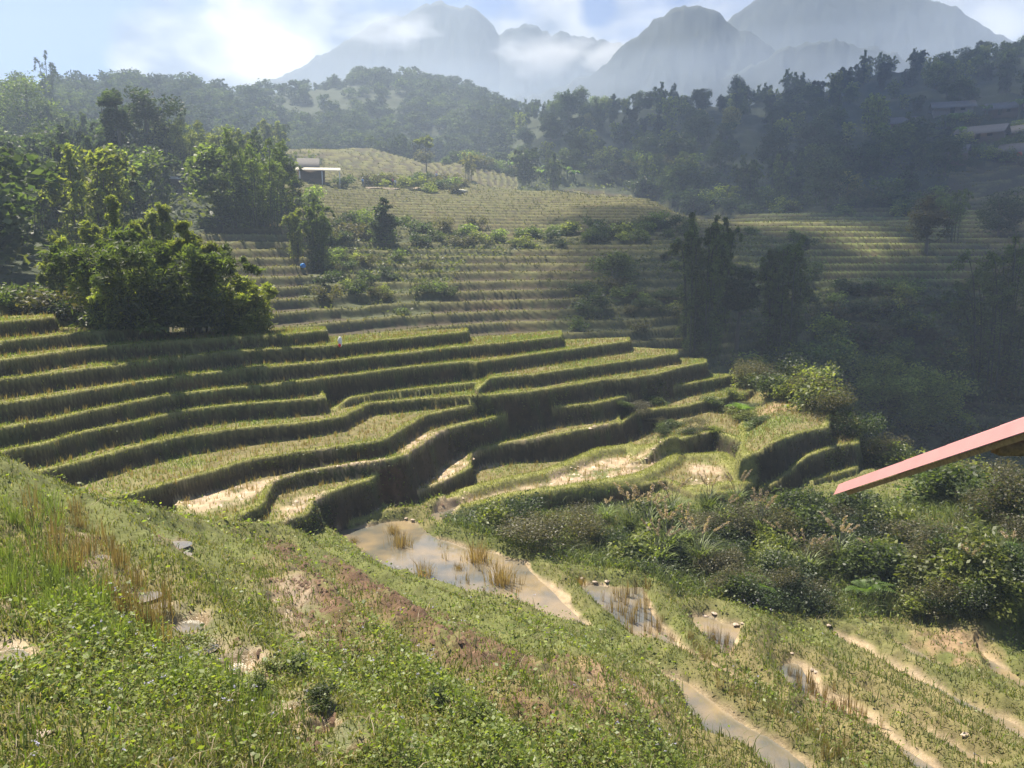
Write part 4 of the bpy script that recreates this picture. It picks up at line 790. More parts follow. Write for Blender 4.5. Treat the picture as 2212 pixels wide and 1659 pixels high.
def silver(seed, n=110, h=1.3, plumes=6):
    r_ = np.random.default_rng(seed); parts = []; a = r_.random(n) * 6.28; zr = np.zeros(n)
    for q_ in range(n):
        t = np.linspace(0, 1, 7); L1 = h * r_.uniform(.6, 1.1); o_ = r_.uniform(.25, .75) * L1; ca_, sa_ = math.cos(a[q_]), math.sin(a[q_])
        P = np.stack([ca_ * o_ * t ** 1.6, sa_ * o_ * t ** 1.6, L1 * (t - .42 * t ** 2.6)], 1) + [r_.normal() * .08, r_.normal() * .08, 0]; s = np.array([-sa_, ca_, 0]) * .014
        wv = (1 - t ** 3)[:, None]; V = np.concatenate([P - s * wv, P + s * wv]); Fs = np.array([[k_, k_ + 1, k_ + 8, k_ + 7] for k_ in range(6)]); parts.append((V, Fs, np.tile(np.array([[.15, .19, .06]]) * r_.uniform(.5, 1.5), (14, 1))))
    V, Fq, c_ = joinp(parts); me = mesh_np("blades", V, Fq, M_grass, c_, data_only=True)
    pp = []
    for q_ in range(plumes):
        a_ = r_.random() * 6.28; t = np.linspace(0, 1, 8); o_ = r_.uniform(.3, .7); P = np.stack([math.cos(a_) * o_ * t ** 2, math.sin(a_) * o_ * t ** 2, h * 1.35 * (t - .22 * t ** 3)], 1); tv, tf = tube(P, .006, 3); pp.append((tv, tf, np.full((len(tv), 3), .16)))
        k_ = 60; b_ = P[-1] - (P[-1] - P[-3]) * r_.random(k_)[:, None] * 1.1; v_, f_, c2 = leaves(b_[:, 0] + r_.normal(0, .018, k_), b_[:, 1] + r_.normal(0, .018, k_), b_[:, 2], .08, (.36, .27, .2), (.48, .38, .29), .1, .25); pp.append((v_, f_, c2))
    V, Fq, c_ = joinp(pp); return me, mesh_np("plumes", V, Fq, M_grass, c_, data_only=True)
SG = [silver(1), silver(2), silver(3, 90, 1.0, 2)]
for q_, (u, v, s) in enumerate([(1400, 1180, 1.4), (1440, 1215, 1.3), (1480, 1195, 1.3), (1420, 1240, 1.1), (1510, 1240, 1.2), (1560, 1150, 1.3), (1360, 1160, 1.2), (1640, 1180, 1.3), (1690, 1210, 1.2), (1740, 1260, 1.1), (1810, 1235, 1.2), (1310, 1140, 1.1), (1590, 1110, 1.1), (1530, 1120, 1.1), (2180, 1240, 1.2), (2090, 1280, 1.0), (1450, 1140, 1.2), (1880, 1240, 1.1)]):
    loc = spot(u, v, 18, 45); r_ = empty("silvergrass", (loc[0], loc[1], loc[2] + .1), random.random() * 6, s); tag(r_, "arching silvergrass with pale plumes on the right bank, " + place_word((u - 1300) / 900, (v - 1100) / 190), "grass clump", "silvergrass on the dark bank")
    m1, m2 = SG[q_ % 3]; child("blades", m1, r_); child("plumes", m2, r_)
def banana(seed):
    r_ = np.random.default_rng(seed); parts = []
    for q_ in range(9):
        a_ = r_.random() * 6.28; t = np.linspace(0, 1, 8); L1 = r_.uniform(1.6, 2.4); o_ = r_.uniform(.4, .85) * L1
        P = np.stack([math.cos(a_) * o_ * t, math.sin(a_) * o_ * t, 1.6 + L1 * (t * .9 - .75 * t ** 2.4)], 1); s = np.array([-math.sin(a_), math.cos(a_), 0]) * .28; wv = np.sin(np.pi * np.clip(t * .92 + .06, 0, 1))[:, None]
        V = np.concatenate([P - s * wv + [0, 0, .05], P, P + s * wv + [0, 0, .05]]); Fs = np.array([[k_, k_ + 1, k_ + 9, k_ + 8] for k_ in range(7)] + [[k_ + 8, k_ + 9, k_ + 17, k_ + 16] for k_ in range(7)]); parts.append((V, Fs, np.tile(np.array([[.12, .19, .06]]) * r_.uniform(.7, 1.2), (24, 1))))
    V, Fq, c_ = joinp(parts); tv, tf = tube([[0, 0, -.2], [0, 0, 1], [0.05, 0, 1.9]], [.16, .13, .08], 6)
    return mesh_np("leaves", V, Fq, M_leaf, c_, data_only=True), mesh_np("stem", tv, tf, M_culm, data_only=True)
BN = [banana(1), banana(2)]
for q_, (u, v, s, lb) in enumerate([(1185, 395, 1.7, 0), (1200, 388, 1.8, 0), (1170, 392, 1.3, 0), (1225, 392, 1.5, 0), (1240, 398, 1.4, 0), (1105, 378, 1.5, 0), (2040, 290, 2.2, 1), (2065, 290, 2.3, 1), (2200, 262, 2.2, 1), (2130, 262, 1.8, 1), (2075, 312, 1.6, 1)]):
    loc = spot(u, v, 150, 400); r_ = empty("banana_plant", loc, random.random() * 6, s); tag(r_, ["banana plant at the forest foot where the terraced hill ends", "banana plant among the village roofs on the right ridge"][lb], "banana plant", ["bananas at the forest foot", "bananas in the village"][lb])
    child("leaves", BN[q_ % 2][0], r_); child("stem", BN[q_ % 2][1], r_)
# dry grass clumps standing in the ponds, and tufts of rice
def tuft(seed, n, h, sp, ca_, cb_, lean=.5, wd=.012):
    r_ = np.random.default_rng(seed); x = r_.normal(0, sp, n); y = r_.normal(0, sp, n); d = np.arctan2(y, x)
    V, Fq, c_ = blades(x, y, np.zeros(n), h, wd, lean, ca_, cb_, dirr=d); return mesh_np("tuft", V, Fq, M_grass, c_, data_only=True)
TD = [tuft(1, 160, .42, .14, (.20, .13, .07), (.30, .22, .11)), tuft(2, 90, .32, .10, (.18, .12, .06), (.28, .20, .10)), tuft(3, 14, .34, .03, (.18, .12, .07), (.26, .19, .10), .2)]
TG = [tuft(4, 36, .40, .08, (.12, .18, .04), (.19, .24, .06), .6, .01), tuft(5, 26, .38, .06, (.17, .12, .065), (.25, .18, .09), .35, .009)]
for (u, v, s, lb) in [(866, 1180, 1.15, "brown dead grass clump standing alone in the upper end of the pond"), (1030, 1213, 1.3, "largest brown dead grass clump in the middle of the pond"), (850, 1152, .8, "low brown grass clump near the top shore of the pond"), (1085, 1262, 1.35, "brown dead grass clump near the lower end of the pond"), (915, 1245, 1.0, "thin brown clump at the near shore of the pond"), (765, 1172, .5, "small brown clump by the left shore of the pond"), (990, 1230, .5, "tiny brown clump beside the largest one in the pond"), (1255, 1262, .6, "small brown tuft at the corner of the second pond")]:
    x, y = on_z(u, v, -9.3); o = bpy.data.objects.new("dead_grass_clump", TD[0]); COL.objects.link(o); o.location = (float(x), float(y), -9.34); o.scale = (s,) * 3; o.rotation_euler = (0, 0, random.random() * 6); tag(o, lb, "grass clump", "dead grass clumps in the pond")
def stems(poly, n, zp, me, smin, smax, label, grp, name="rice_stubble_tuft", cat="stubble tuft"):
    P = np.array(poly, float); c_ = 0
    while c_ < n:
        u = random.uniform(P[:, 0].min(), P[:, 0].max()); v = random.uniform(P[:, 1].min(), P[:, 1].max())
        if not poly_mask(P[:, 0], P[:, 1], np.array([u]), np.array([v]))[0]: continue
        if zp is None: loc = hit(u, v)
        else: a_, b_ = on_z(u, v, zp); loc = (float(a_), float(b_), zp - .05)
        o = bpy.data.objects.new(name, me); COL.objects.link(o); o.location = loc; s = random.uniform(smin, smax); o.scale = (s, s, s * random.uniform(.8, 1.2)); o.rotation_euler = (0, 0, random.random() * 6); tag(o, label + ", " + place_word((u - P[:, 0].min()) / np.ptp(P[:, 0]), (v - P[:, 1].min()) / np.ptp(P[:, 1])), cat, grp); c_ += 1
stems([(1270, 1290), (1400, 1270), (1420, 1350), (1440, 1400), (1400, 1400), (1320, 1350)], 46, -9.53, TD[2], .7, 1.3, "cut rice stalks in the second pond", "stubble in the second pond")
stems([(950, 1180), (1060, 1210), (1130, 1260), (1120, 1300), (1040, 1290), (960, 1240)], 40, -9.3, TD[2], .4, .9, "cut rice stalks in the largest pond", "stubble in the largest pond")
stems([(1500, 1380), (1570, 1370), (1600, 1440), (1560, 1430)], 16, -9.77, TD[2], .7, 1.2, "cut rice stalks in the third pond", "stubble in the third pond")
stems([(1690, 1440), (1770, 1480), (1950, 1610), (1880, 1580), (1720, 1510)], 40, -10.04, TD[2], .7, 1.3, "cut rice stalks in the right puddle", "stubble in the long puddle")
stems([(60, 1080), (200, 1110), (330, 1280), (420, 1400), (330, 1400), (200, 1300), (60, 1200)], 60, None, TG[1], .6, 1.3, "brown stubble tuft on the left strip", "brown stubble on the left strip")
stems([(0, 1060), (120, 1080), (160, 1250), (320, 1380), (560, 1510), (640, 1600), (520, 1560), (300, 1430), (0, 1300)], 64, None, TG[0], .5, 1.1, "green rice tuft on the left strip", "green rice on the left strip", "rice_tuft", "rice tuft")
stems([(1410, 1300), (1430, 1330), (1600, 1480), (1900, 1659), (1800, 1659), (1560, 1500), (1420, 1370)], 34, None, TG[1], .5, .9, "brown stubble tuft between two ponds", "brown stubble between the ponds")

# ---- stones and lumps of mud
M_stone = mat_plain("pale_mud_stone", (.40, .32, .25), .8, noise=.3, bump=.5)
def stone(seed):
    r_ = np.random.default_rng(seed); n = 12; th = np.linspace(0, 2 * np.pi, n, endpoint=False); ph = np.linspace(-.9, 1.2, 6); V = []
    for p_ in ph:
        for t_ in th: q_ = 1 + .28 * math.sin(t_ * 3 + p_ * 2 + seed) + .15 * r_.normal(); V.append([math.cos(t_) * math.cos(p_) * q_, math.sin(t_) * math.cos(p_) * q_ * .8, math.sin(p_) * .45])
    V = np.array(V); Fq = np.array([[i_ * n + j_, i_ * n + (j_ + 1) % n, (i_ + 1) * n + (j_ + 1) % n, (i_ + 1) * n + j_] for i_ in range(5) for j_ in range(n)] + [[5 * n + 0, 5 * n + 3, 5 * n + 6, 5 * n + 9]]); return mesh_np("stone", V, Fq, M_stone, data_only=True)
ST = [stone(s) for s in range(4)]
for (u, v, s, lb) in [(878, 1121, .22, "pale flat mud lump at the top corner of the largest pond"), (892, 1124, .2, "pale mud lump right beside the one at the top of the largest pond"), (1256, 1252, .2, "pale stone at the left end of the row above the second pond"), (1285, 1257, .2, "pale flat stone in the middle of the row above the second pond"), (1312, 1256, .22, "pale flat stone at the right end of the row above the second pond"), (1522, 1330, .2, "pale stone at the upper shore of the third pond"), (1545, 1336, .22, "second pale stone along the upper shore of the third pond"), (1590, 1350, .24, "whitest flat stone at the right corner of the third pond"), (1604, 1353, .16, "small white stone at the tip of the third pond"), (1711, 1420, .16, "pinkish stone above the puddle on the right"), (1756, 1447, .2, "white cracked stone at the right shore of the puddle"), (1764, 1457, .18, "white stone just below the cracked one by the puddle"), (2087, 1588, .28, "grey lump of dry mud alone in the grass at the lower right"), (1790, 1350, .2, "pale stone at the foot of the bank"), (85, 1590, .3, "grey crumbling mud heap in the weeds at the lower left")]:
    loc = spot(u, v, 5, 45); o = bpy.data.objects.new("stone", random.choice(ST)); COL.objects.link(o); s *= .4; o.location = (loc[0], loc[1], loc[2] - .005); o.scale = (s * random.uniform(.9, 1.4), s, s * .6); o.rotation_euler = (0, 0, random.random() * 6); tag(o, lb, "stone")
x, y, z, i, j = scatter((RIS > .5) * nT * sstep(.02, .22, fbm(X * .5, Y * .5, 170, 3)) * np.where(Z < -6.9, 600, 160.)); V, Fq, c = leaves(x, y, z + .03 + rng.random(len(x)) * .16, .085, (.07, .10, .03), (.16, .18, .055), .4, .6); o = mesh_np('bank_weeds', V, Fq, M_leaf, c); tag(o, 'leafy creepers matted over the steep banks of the near terraces', 'creepers', kind='stuff')
# flowers
x, y, z, i, j = scatter(herb * dn * 5.0 * sstep(-.05, .15, fbm(X * .6, Y * .6, 190, 2)))
hh = .22 + rng.random(len(x)) * .14; k6 = 7; o_ = rng.normal(0, .014, (len(x) * k6, 3)); V, Fq, c = leaves(np.repeat(x, k6) + o_[:, 0], np.repeat(y, k6) + o_[:, 1], np.repeat(z + hh, k6) + o_[:, 2] * .5, .022, (.42, .40, .62), (.58, .55, .78), .3, .9)
o = mesh_np("weed_flowers", V, Fq, M_grass, c); tag(o, "scattered small pale violet flower heads among the foreground weeds", "flowers", kind='stuff')
# pebbly clods in the wet fields
x, y, z, i, j = scatter((MUD * (RR < 60) * NT) * 16.); s = .02 + rng.random(len(x)) ** 3 * .10
th = np.arange(5) / 5 * 2 * np.pi; V = []; 
Vr = np.stack([x[:, None] + np.cos(th) * s[:, None] * (1 + rng.normal(0, .25, (len(x), 5))), y[:, None] + np.sin(th) * s[:, None] * (1 + rng.normal(0, .25, (len(x), 5))), np.repeat(z[:, None] - .01, 5, 1)], -1)
Vt = np.stack([x, y, z + s * .55], -1)[:, None]; V = np.concatenate([Vr, Vt], 1).reshape(-1, 3); b = np.arange(len(x))[:, None, None] * 6; Fq = (b + np.array([[q_, (q_ + 1) % 5, 5] for q_ in range(5)])[None]).reshape(-1, 3)
c = np.repeat(np.array([[.42, .33, .24]]) * rng.uniform(.6, 1.2, (len(x), 1)), 6, 0); o = mesh_np("mud_clods", V, Fq, M_ground, np.concatenate([c, np.full((len(c), 1), .8)], 1), smooth=False); tag(o, "small wet clods covering the drained terrace fields", "mud clods", kind='stuff')
x, y, z, i, j = scatter(((PLOW + .25 * MUD * (~NT)) * (RR < 40)) * 120.); s = .015 + rng.random(len(x)) ** 3 * .06
Vr = np.stack([x[:, None] + np.cos(th) * s[:, None] * (1 + rng.normal(0, .3, (len(x), 5))), y[:, None] + np.sin(th) * s[:, None] * (1 + rng.normal(0, .3, (len(x), 5))), np.repeat(z[:, None] - .01, 5, 1)], -1)
Vt = np.stack([x, y, z + s * .9], -1)[:, None]; V = np.concatenate([Vr, Vt], 1).reshape(-1, 3); b = np.arange(len(x))[:, None, None] * 6; Fq = (b + np.array([[q_, (q_ + 1) % 5, 5] for q_ in range(5)])[None]).reshape(-1, 3)
c = np.repeat(np.array([[.13, .08, .05]]) * rng.uniform(.6, 1.3, (len(x), 1)), 6, 0); o = mesh_np("soil_clods", V, Fq, M_ground, np.concatenate([c, np.full((len(c), 1), .15)], 1), smooth=False); tag(o, "turned brown clods of soil on the ploughed foreground strips", "soil clods", kind='stuff')

# ------------------------------------------------------------------ buildings and small things
def boxv(x0, x1, y0, y1, z0, z1):
    V = np.array([[x, y, z] for x in (x0, x1) for y in (y0, y1) for z in (z0, z1)], float); Fq = np.array([[0, 1, 3, 2], [4, 6, 7, 5], [0, 4, 5, 1], [2, 3, 7, 6], [0, 2, 6, 4], [1, 5, 7, 3]]); return V, Fq
def part(name, shapes, mat, parent):
    V, Fq = merge(shapes); me = mesh_np(name, V, Fq, mat, smooth=False, data_only=True); return child(name, me, parent)
M_wood = mat_plain("weathered_wood", (.13, .095, .065), .85, scale=9); M_rgrey = mat_plain("fibre_cement_roof", (.12, .115, .11), .8, scale=3); M_rdark = mat_plain("dark_old_roof", (.09, .085, .08), .85, scale=3)
M_wallp = mat_plain("pale_wall", (.22, .20, .18), .8); M_canopy = mat_plain("pale_canopy_sheet", (.36, .34, .27), .6); M_white = mat_plain("white_paint", (.75, .75, .72), .6, noise=.08); M_blue = mat_plain("blue_sheet", (.04, .22, .55), .5, noise=.1)
M_red = mat_plain("red_cloth", (.65, .03, .03), .7, noise=.1); M_darkop = mat_plain("dark_opening", (.015, .015, .015), .9)
def corr_roof(x0, x1, yr, ye, zr, ze, n=None, th=.05):
    n = n or int((x1 - x0) / .25) * 2; xs = np.linspace(x0, x1, n + 1); am = .03 * (np.arange(n + 1) % 2); V = []
    for y_, z_ in ((ye, ze), (yr, zr)):
        for dz in (0, th): V += [[x_, y_, z_ + a_ + dz] for x_, a_ in zip(xs, am)]
    V = np.array(V); m_ = n + 1; Fs = []
    for i_ in range(n): Fs += [[m_ + i_, m_ + i_ + 1, 3 * m_ + i_ + 1, 3 * m_ + i_], [i_, 2 * m_ + i_, 2 * m_ + i_ + 1, i_ + 1], [i_, i_ + 1, m_ + i_ + 1, m_ + i_], [2 * m_ + i_, 3 * m_ + i_, 3 * m_ + i_ + 1, 2 * m_ + i_ + 1]]
    Fs += [[0, m_, 3 * m_, 2 * m_], [n, 2 * m_ + n, 3 * m_ + n, m_ + n]]
    return V, np.array(Fs)
def house(u, v, wpx, label, roofmat=None, wallmat=None, rise=1.2, wall=1.9, depth=5, rmin=150, rmax=640, rot=0, name="house", grp=None, dz=0):
    loc = spot(u, v, rmin, rmax); D = math.hypot(loc[0], loc[1]); w_ = wpx / FOC * D; az = math.atan2(loc[0], loc[1])
    r_ = empty(name, (loc[0], loc[1], loc[2] + dz), -az + rot); tag(r_, label, "house", grp); h = w_ / 2
    part("wall", [boxv(-h * .86, h * .86, -depth * .4, depth * .4, -1.5, wall)], wallmat or M_wood, r_)
    part("roof", [corr_roof(-h, h, 0, -depth * .62, wall + rise, wall - .25), corr_roof(-h, h, 0.001, depth * .62, wall + rise, wall - .25)], roofmat or M_rgrey, r_)
    d_ = part("door", [boxv(-h * .15, h * .05, -depth * .4 - .05, -depth * .4 + .02, -.1, 1.6)], M_darkop, r_)
    part("window", [boxv(h * .3, h * .5, -depth * .4 - .05, -depth * .4 + .02, .6, 1.3)], M_darkop, r_)
    return r_
fh = spot(690, 398, 110, 220); az = math.atan2(fh[0], fh[1]); D = math.hypot(fh[0], fh[1]); k_ = D / FOC
r_ = empty("farmhouse", (fh[0], fh[1], fh[2]), -az); tag(r_, "farmhouse with a pale flat canopy on white posts and a dark pitched roof behind", "house")
part("canopy", [corr_roof(-46 * k_, 44 * k_, 3.2, -1.2, 35 * k_, 25 * k_)], M_canopy, r_)
for xx_ in (6, 41, -38): part("post", [boxv((xx_ - .8) * k_, (xx_ + .8) * k_, -1.0, -.85, -1.0, 24 * k_)], M_white, r_)
part("wall", [boxv(-45 * k_, 12 * k_, 3.3, 7.5, -2, 34 * k_)], M_wood, r_)
part("roof", [corr_roof(-44 * k_, 2 * k_, 5.4, 2.9, 56 * k_, 35 * k_), corr_roof(-44 * k_, 2 * k_, 5.401, 8, 56 * k_, 35 * k_)], M_rdark, r_)
part("gable", [boxv(-42 * k_, 0 * k_, 5.1, 5.7, 30 * k_, 52 * k_)], M_wood, r_)
part("railing", [boxv(-40 * k_, 40 * k_, -1.0, -.95, 2.2 * k_, 2.8 * k_), boxv(-40 * k_, 40 * k_, -1.0, -.95, 6.2 * k_, 6.8 * k_)], M_wood, r_)
house(392, 408, 56, "small house with a pale sunlit roof in the trees left of the red flag", M_canopy, M_wood, rise=.5, wall=1.2, depth=6, rmin=95, rmax=230)
VIL = [(2056, 250, 74, "village house with a long pale grey roof, highest on the right ridge", M_rgrey, M_wallp), (2165, 250, 58, "grey roofed house at the upper right of the village, half hidden by bananas", M_rgrey, M_wood), (1950, 282, 46, "low grey roof poking out of the trees left of the village", M_rgrey, M_wood), (2120, 303, 84, "longest low grey roofed house in the middle of the village", M_rgrey, M_wood), (2215, 300, 60, "dark brown house cut by the right edge of the view", M_rdark, M_wood), (2066, 352, 42, "small grey shed on bare soil at the lower left of the village", M_rgrey, M_wood), (2190, 345, 50, "open shed with a red cloth at the lower right of the village", M_rdark, M_wood)]
for (u, v, w_, lb, rm, wm) in VIL: hs = house(u, v, w_, lb, rm, wm, rise=2.3, wall=1.5, depth=7, rmin=200, rmax=420, rot=random.uniform(-.5, .3))
part("cloth", [boxv(1.2, 2.4, -2.9, -2.8, .5, 1.7)], M_red, hs)
# flag
fl = spot(451, 425, 100, 240); D = math.hypot(fl[0], fl[1]); k_ = D / FOC; r_ = empty("flag", fl, -math.atan2(fl[0], fl[1])); tag(r_, "red flag hanging on a pole above the trees left of the farmhouse", "flag")
part("pole", [tube([[0, 0, 0], [0, 0, 74 * k_]], .06, 6)], M_wood, r_)
V = []; 
for i_ in range(5):
    for j_ in range(3): V.append([(.2 + j_ * 3.2 * (1 - i_ * .1)) * k_ * (1 - .55 * (i_ == 0)), .12 * math.sin(j_ * 2 + i_), (73 - i_ * 4.8 - j_ * 1.5) * k_])
Fq = np.array([[i_ * 3 + j_, i_ * 3 + j_ + 1, i_ * 3 + j_ + 4, i_ * 3 + j_ + 3] for i_ in range(4) for j_ in range(2)])
child("cloth", mesh_np("cloth", np.array(V), Fq, M_red, data_only=True), r_)
# blue sheet, white sack with red, white things
def blob_mesh(name, w_, d_, h, mat, seed=0):
    r_ = np.random.default_rng(seed); n = 10; V = []
    for i_, p_ in enumerate(np.linspace(-1.2, 1.3, 6)):
        for t_ in np.linspace(0, 2 * np.pi, n, endpoint=False): q_ = 1 + .15 * r_.normal(); V.append([math.cos(t_) * math.cos(p_) * w_ / 2 * q_, math.sin(t_) * math.cos(p_) * d_ / 2 * q_, h / 2 + math.sin(p_) * h / 2])
    Fq = [[i_ * n + j_, i_ * n + (j_ + 1) % n, (i_ + 1) * n + (j_ + 1) % n, (i_ + 1) * n + j_] for i_ in range(5) for j_ in range(n)] + [[5 * n, 5 * n + 3, 5 * n + 6, 5 * n + 8]]
    return mesh_np(name, np.array(V), np.array(Fq), mat, data_only=True)
loc = spot(655, 584, 60, 120); o = bpy.data.objects.new("tarpaulin", blob_mesh("tarpaulin", .55, .4, .5, M_blue, 3)); COL.objects.link(o); o.location = loc; tag(o, "small blue sheet under the bamboos on the middle slope", "tarpaulin")
loc = spot(735, 752, 30, 60); o = bpy.data.objects.new("sack", blob_mesh("sack", .2, .18, .5, M_white, 4)); COL.objects.link(o); o.location = loc; tag(o, "white plastic sack caught on a terrace bank on the near hill", "sack")
rr_ = bpy.data.objects.new("red_print", blob_mesh("red_print", .13, .11, .16, M_red, 5)); COL.objects.link(rr_); rr_.parent = o; rr_.location = (0, -.1, .02)
M_tarp = mat_plain("pale_tarp", (.55, .52, .38), .6)
loc = spot(992, 418, 100, 240); o = bpy.data.objects.new("tarpaulin", blob_mesh("tarpaulin", 3.6, 2.2, .8, M_tarp, 6)); COL.objects.link(o); o.location = loc; tag(o, "pale stretched sheet beside a round bush under the footpath", "tarpaulin")
# footpath
M_path = mat_plain("footpath", (.22, .175, .12), .9)
def path_strip(pts, w_, name, rmin, rmax):
    P = np.array([hit(u, v, rmin, rmax) for u, v in pts]); t = np.linspace(0, len(P) - 1, 40); Q = np.stack([np.interp(t, range(len(P)), P[:, q_]) for q_ in range(3)], 1); d = np.gradient(Q, axis=0); s = np.stack([-d[:, 1], d[:, 0]], 1); s /= np.linalg.norm(s, axis=1)[:, None]
    V = []; offs = np.linspace(-w_ / 2, w_ / 2, 4)
    for q_ in range(40):
        for o_ in offs: x_, y_ = Q[q_, 0] + s[q_, 0] * o_, Q[q_, 1] + s[q_, 1] * o_; V.append([x_, y_, float(zat(np.array([x_]), np.array([y_]))[0]) + .12])
    Fq = [[q_ * 4 + k_, q_ * 4 + k_ + 1, q_ * 4 + k_ + 5, q_ * 4 + k_ + 4] for q_ in range(39) for k_ in range(3)]; o = mesh_np(name, np.array(V), np.array(Fq), M_path, smooth=True); tag(o, kind='structure')
path_strip([(945, 388), (951, 393), (946, 399), (962, 402), (935, 408), (900, 407), (850, 408), (790, 406)], 1.1, "footpath", 120, 220)
# hikers
M_skin = mat_plain("skin", (.35, .2, .13), .6, noise=.05)
def person(u, v, top, legs, label, hatc, rz=0, rmin=120, rmax=240, step=.15):
    loc = spot(u, v, rmin, rmax); r_ = empty("person", (loc[0], loc[1], loc[2] + .12), rz); tag(r_, label, "person")
    # one continuous body grown from joints
    J = {'pel': (0, 0, .92, .13), 'spi': (0, 0, 1.18, .13), 'che': (0, 0, 1.34, .15), 'nec': (0, -.01, 1.47, .055), 'hea': (0, -.02, 1.60, .09), 'top': (0, -.01, 1.69, .07)}
    E_ = [('pel', 'spi'), ('spi', 'che'), ('che', 'nec'), ('nec', 'hea'), ('hea', 'top')]
    for s, sg in (('l', 1), ('r', -1)):
        J.update({'hip' + s: (.09 * sg, 0, .88, .09), 'kne' + s: (.10 * sg, -step * sg * .5 - .03, .48, .06), 'ank' + s: (.10 * sg, -step * sg, .08, .04), 'toe' + s: (.10 * sg, -step * sg - .16, .03, .035), 'sho' + s: (.18 * sg, 0, 1.38, .06), 'elb' + s: (.25 * sg, .03 + step * sg * .4, 1.12, .042), 'wri' + s: (.24 * sg, -.10 + step * sg * .5, .92, .03), 'han' + s: (.23 * sg, -.14 + step * sg * .5, .85, .035)})
        E_ += [('pel', 'hip' + s), ('hip' + s, 'kne' + s), ('kne' + s, 'ank' + s), ('ank' + s, 'toe' + s), ('che', 'sho' + s), ('sho' + s, 'elb' + s), ('elb' + s, 'wri' + s), ('wri' + s, 'han' + s)]
    K = list(J); me = bpy.data.meshes.new("body"); me.from_pydata([J[q_][:3] for q_ in K], [(K.index(a_), K.index(b_)) for a_, b_ in E_], []); o = child("body", me, r_)
    sm = o.modifiers.new("skin", 'SKIN'); o.modifiers.new("sub", 'SUBSURF').levels = 1
    for q_, vv_ in zip(K, me.skin_vertices[0].data): vv_.radius = (J[q_][3],) * 2
    me.skin_vertices[0].data[0].use_root = True; me.materials.append(M_skin)
    mt = mat_plain("jacket", top, .8, noise=.1); ml = mat_plain("trousers", legs, .8, noise=.1); mh = mat_plain("hat", hatc, .8, noise=.1)
    part("jacket", [tube([[0, 0, .86], [0, 0, 1.1], [0, 0, 1.36], [0, 0, 1.46]], [.17, .17, .19, .08], 10)] + [tube([[.17 * s, 0, 1.40], [.26 * s, .03 + step * s * .4, 1.12], [.25 * s, -.10 + step * s * .5, .94]], [.075, .06, .05], 7) for s in (1, -1)], mt, r_)
    part("trousers", [tube([[.08 * s, 0, .93], [.10 * s, -step * s * .5 - .03, .48], [.10 * s, -step * s, .1]], [.12, .085, .065], 8) for s in (1, -1)], ml, r_)
    part("hat", [tube([[0, -.01, 1.64], [0, -.01, 1.66], [0, -.01, 1.70], [0, -.01, 1.77]], [.17, .12, .105, .05], 10)], mh, r_)
    part("backpack", [tube([[0, .22, 1.0], [0, .23, 1.08], [0, .22, 1.35], [0, .21, 1.42]], [.08, .15, .14, .06], 8)], mh, r_)
person(784, 405, (.25, .4, .6), (.05, .06, .09), "hiker in a pale blue top on the footpath below the farm terraces", (.4, .42, .45), 1.4)
person(849, 406, (.5, .12, .15), (.06, .05, .06), "hiker in a red top, left one of the close pair on the footpath", (.1, .1, .12), 1.5)
person(854, 408, (.6, .6, .6), (.08, .08, .1), "hiker in a white top, right one of the close pair on the footpath", (.08, .08, .08), 1.2)
person(894, 404, (.05, .05, .06), (.05, .05, .06), "hiker in dark clothes walking alone nearest the pale bend of the footpath", (.3, .28, .25), 1.5)
person(943, 390, (.45, .45, .48), (.05, .05, .07), "walker in grey standing at the upper bend of the footpath", (.5, .1, .08), .3)

# ---- red metal roof edge close by on the right
M_roofred = mat_plain("red_roof_metal", (.44, .20, .19), .5, noise=.08, scale=2, spec=.5); M_fascia = mat_plain("rough_timber", (.26, .18, .07), .85, noise=.45, scale=14, bump=.8)
def P3(u, v, D): a_, b_, c_ = [float(q_) for q_ in ray(u, v)]; q_ = D / math.sqrt(a_ * a_ + b_ * b_ + c_ * c_); return np.array([a_, b_, c_]) * q_
A0, B0 = P3(1812, 1046, 17.0), P3(2212, 903, 11.8); dv = (B0 - A0); LB = np.linalg.norm(dv); dv /= LB
mid = (A0 + B0) / 2; side = mid / np.linalg.norm(mid); side = side - dv * side.dot(dv); side /= np.linalg.norm(side)   # the sheets run away from the viewpoint, beyond this near edge
upn = np.cross(side, dv); upn = upn if upn[2] > 0 else -upn
side = side - upn * .03; side /= np.linalg.norm(side); upn = np.cross(side, dv); upn = upn if upn[2] > 0 else -upn
def along(prof, s0, s1, off=0):
    prof = np.array(prof); n = len(prof); V = []
    for s in (s0, s1): V += [A0 + dv * (s + (0)) + side * p_[0] + upn * p_[1] for p_ in prof]
    V = np.array(V); Fs = [[i_, (i_ + 1) % n, n + (i_ + 1) % n, n + i_] for i_ in range(n)]; return V, Fs
def prism(name, prof, s0, s1, mat, parent):
    V, Fs = along(prof, s0, s1); n = len(prof); me = bpy.data.meshes.new(name); me.from_pydata([tuple(q_) for q_ in V], [], [tuple(f_) for f_ in Fs] + [tuple(range(n))[::-1], tuple(range(n, 2 * n))]); me.materials.append(mat); me.update(); return child(name, me, parent)
rt = empty("metal_roofed_house", (0, 0, 0)); tag(rt, "house corner with a dusty pinkish red metal roof edge reaching in from the right", "house")
prism("barge_flashing", [(.04, .0), (0, .0), (-.17, -.150), (-.20, -.156), (-.20, -.164), (-.168, -.160), (.0, -.012), (.04, -.012)], 0, LB + 9, M_roofred, rt)
V, Fs = [], []
prism("fascia_board", [(-.16, -.172), (-.12, -.172), (-.12, -.25), (-.16, -.25)], .55, LB + 9, M_fascia, rt)
nst = 9
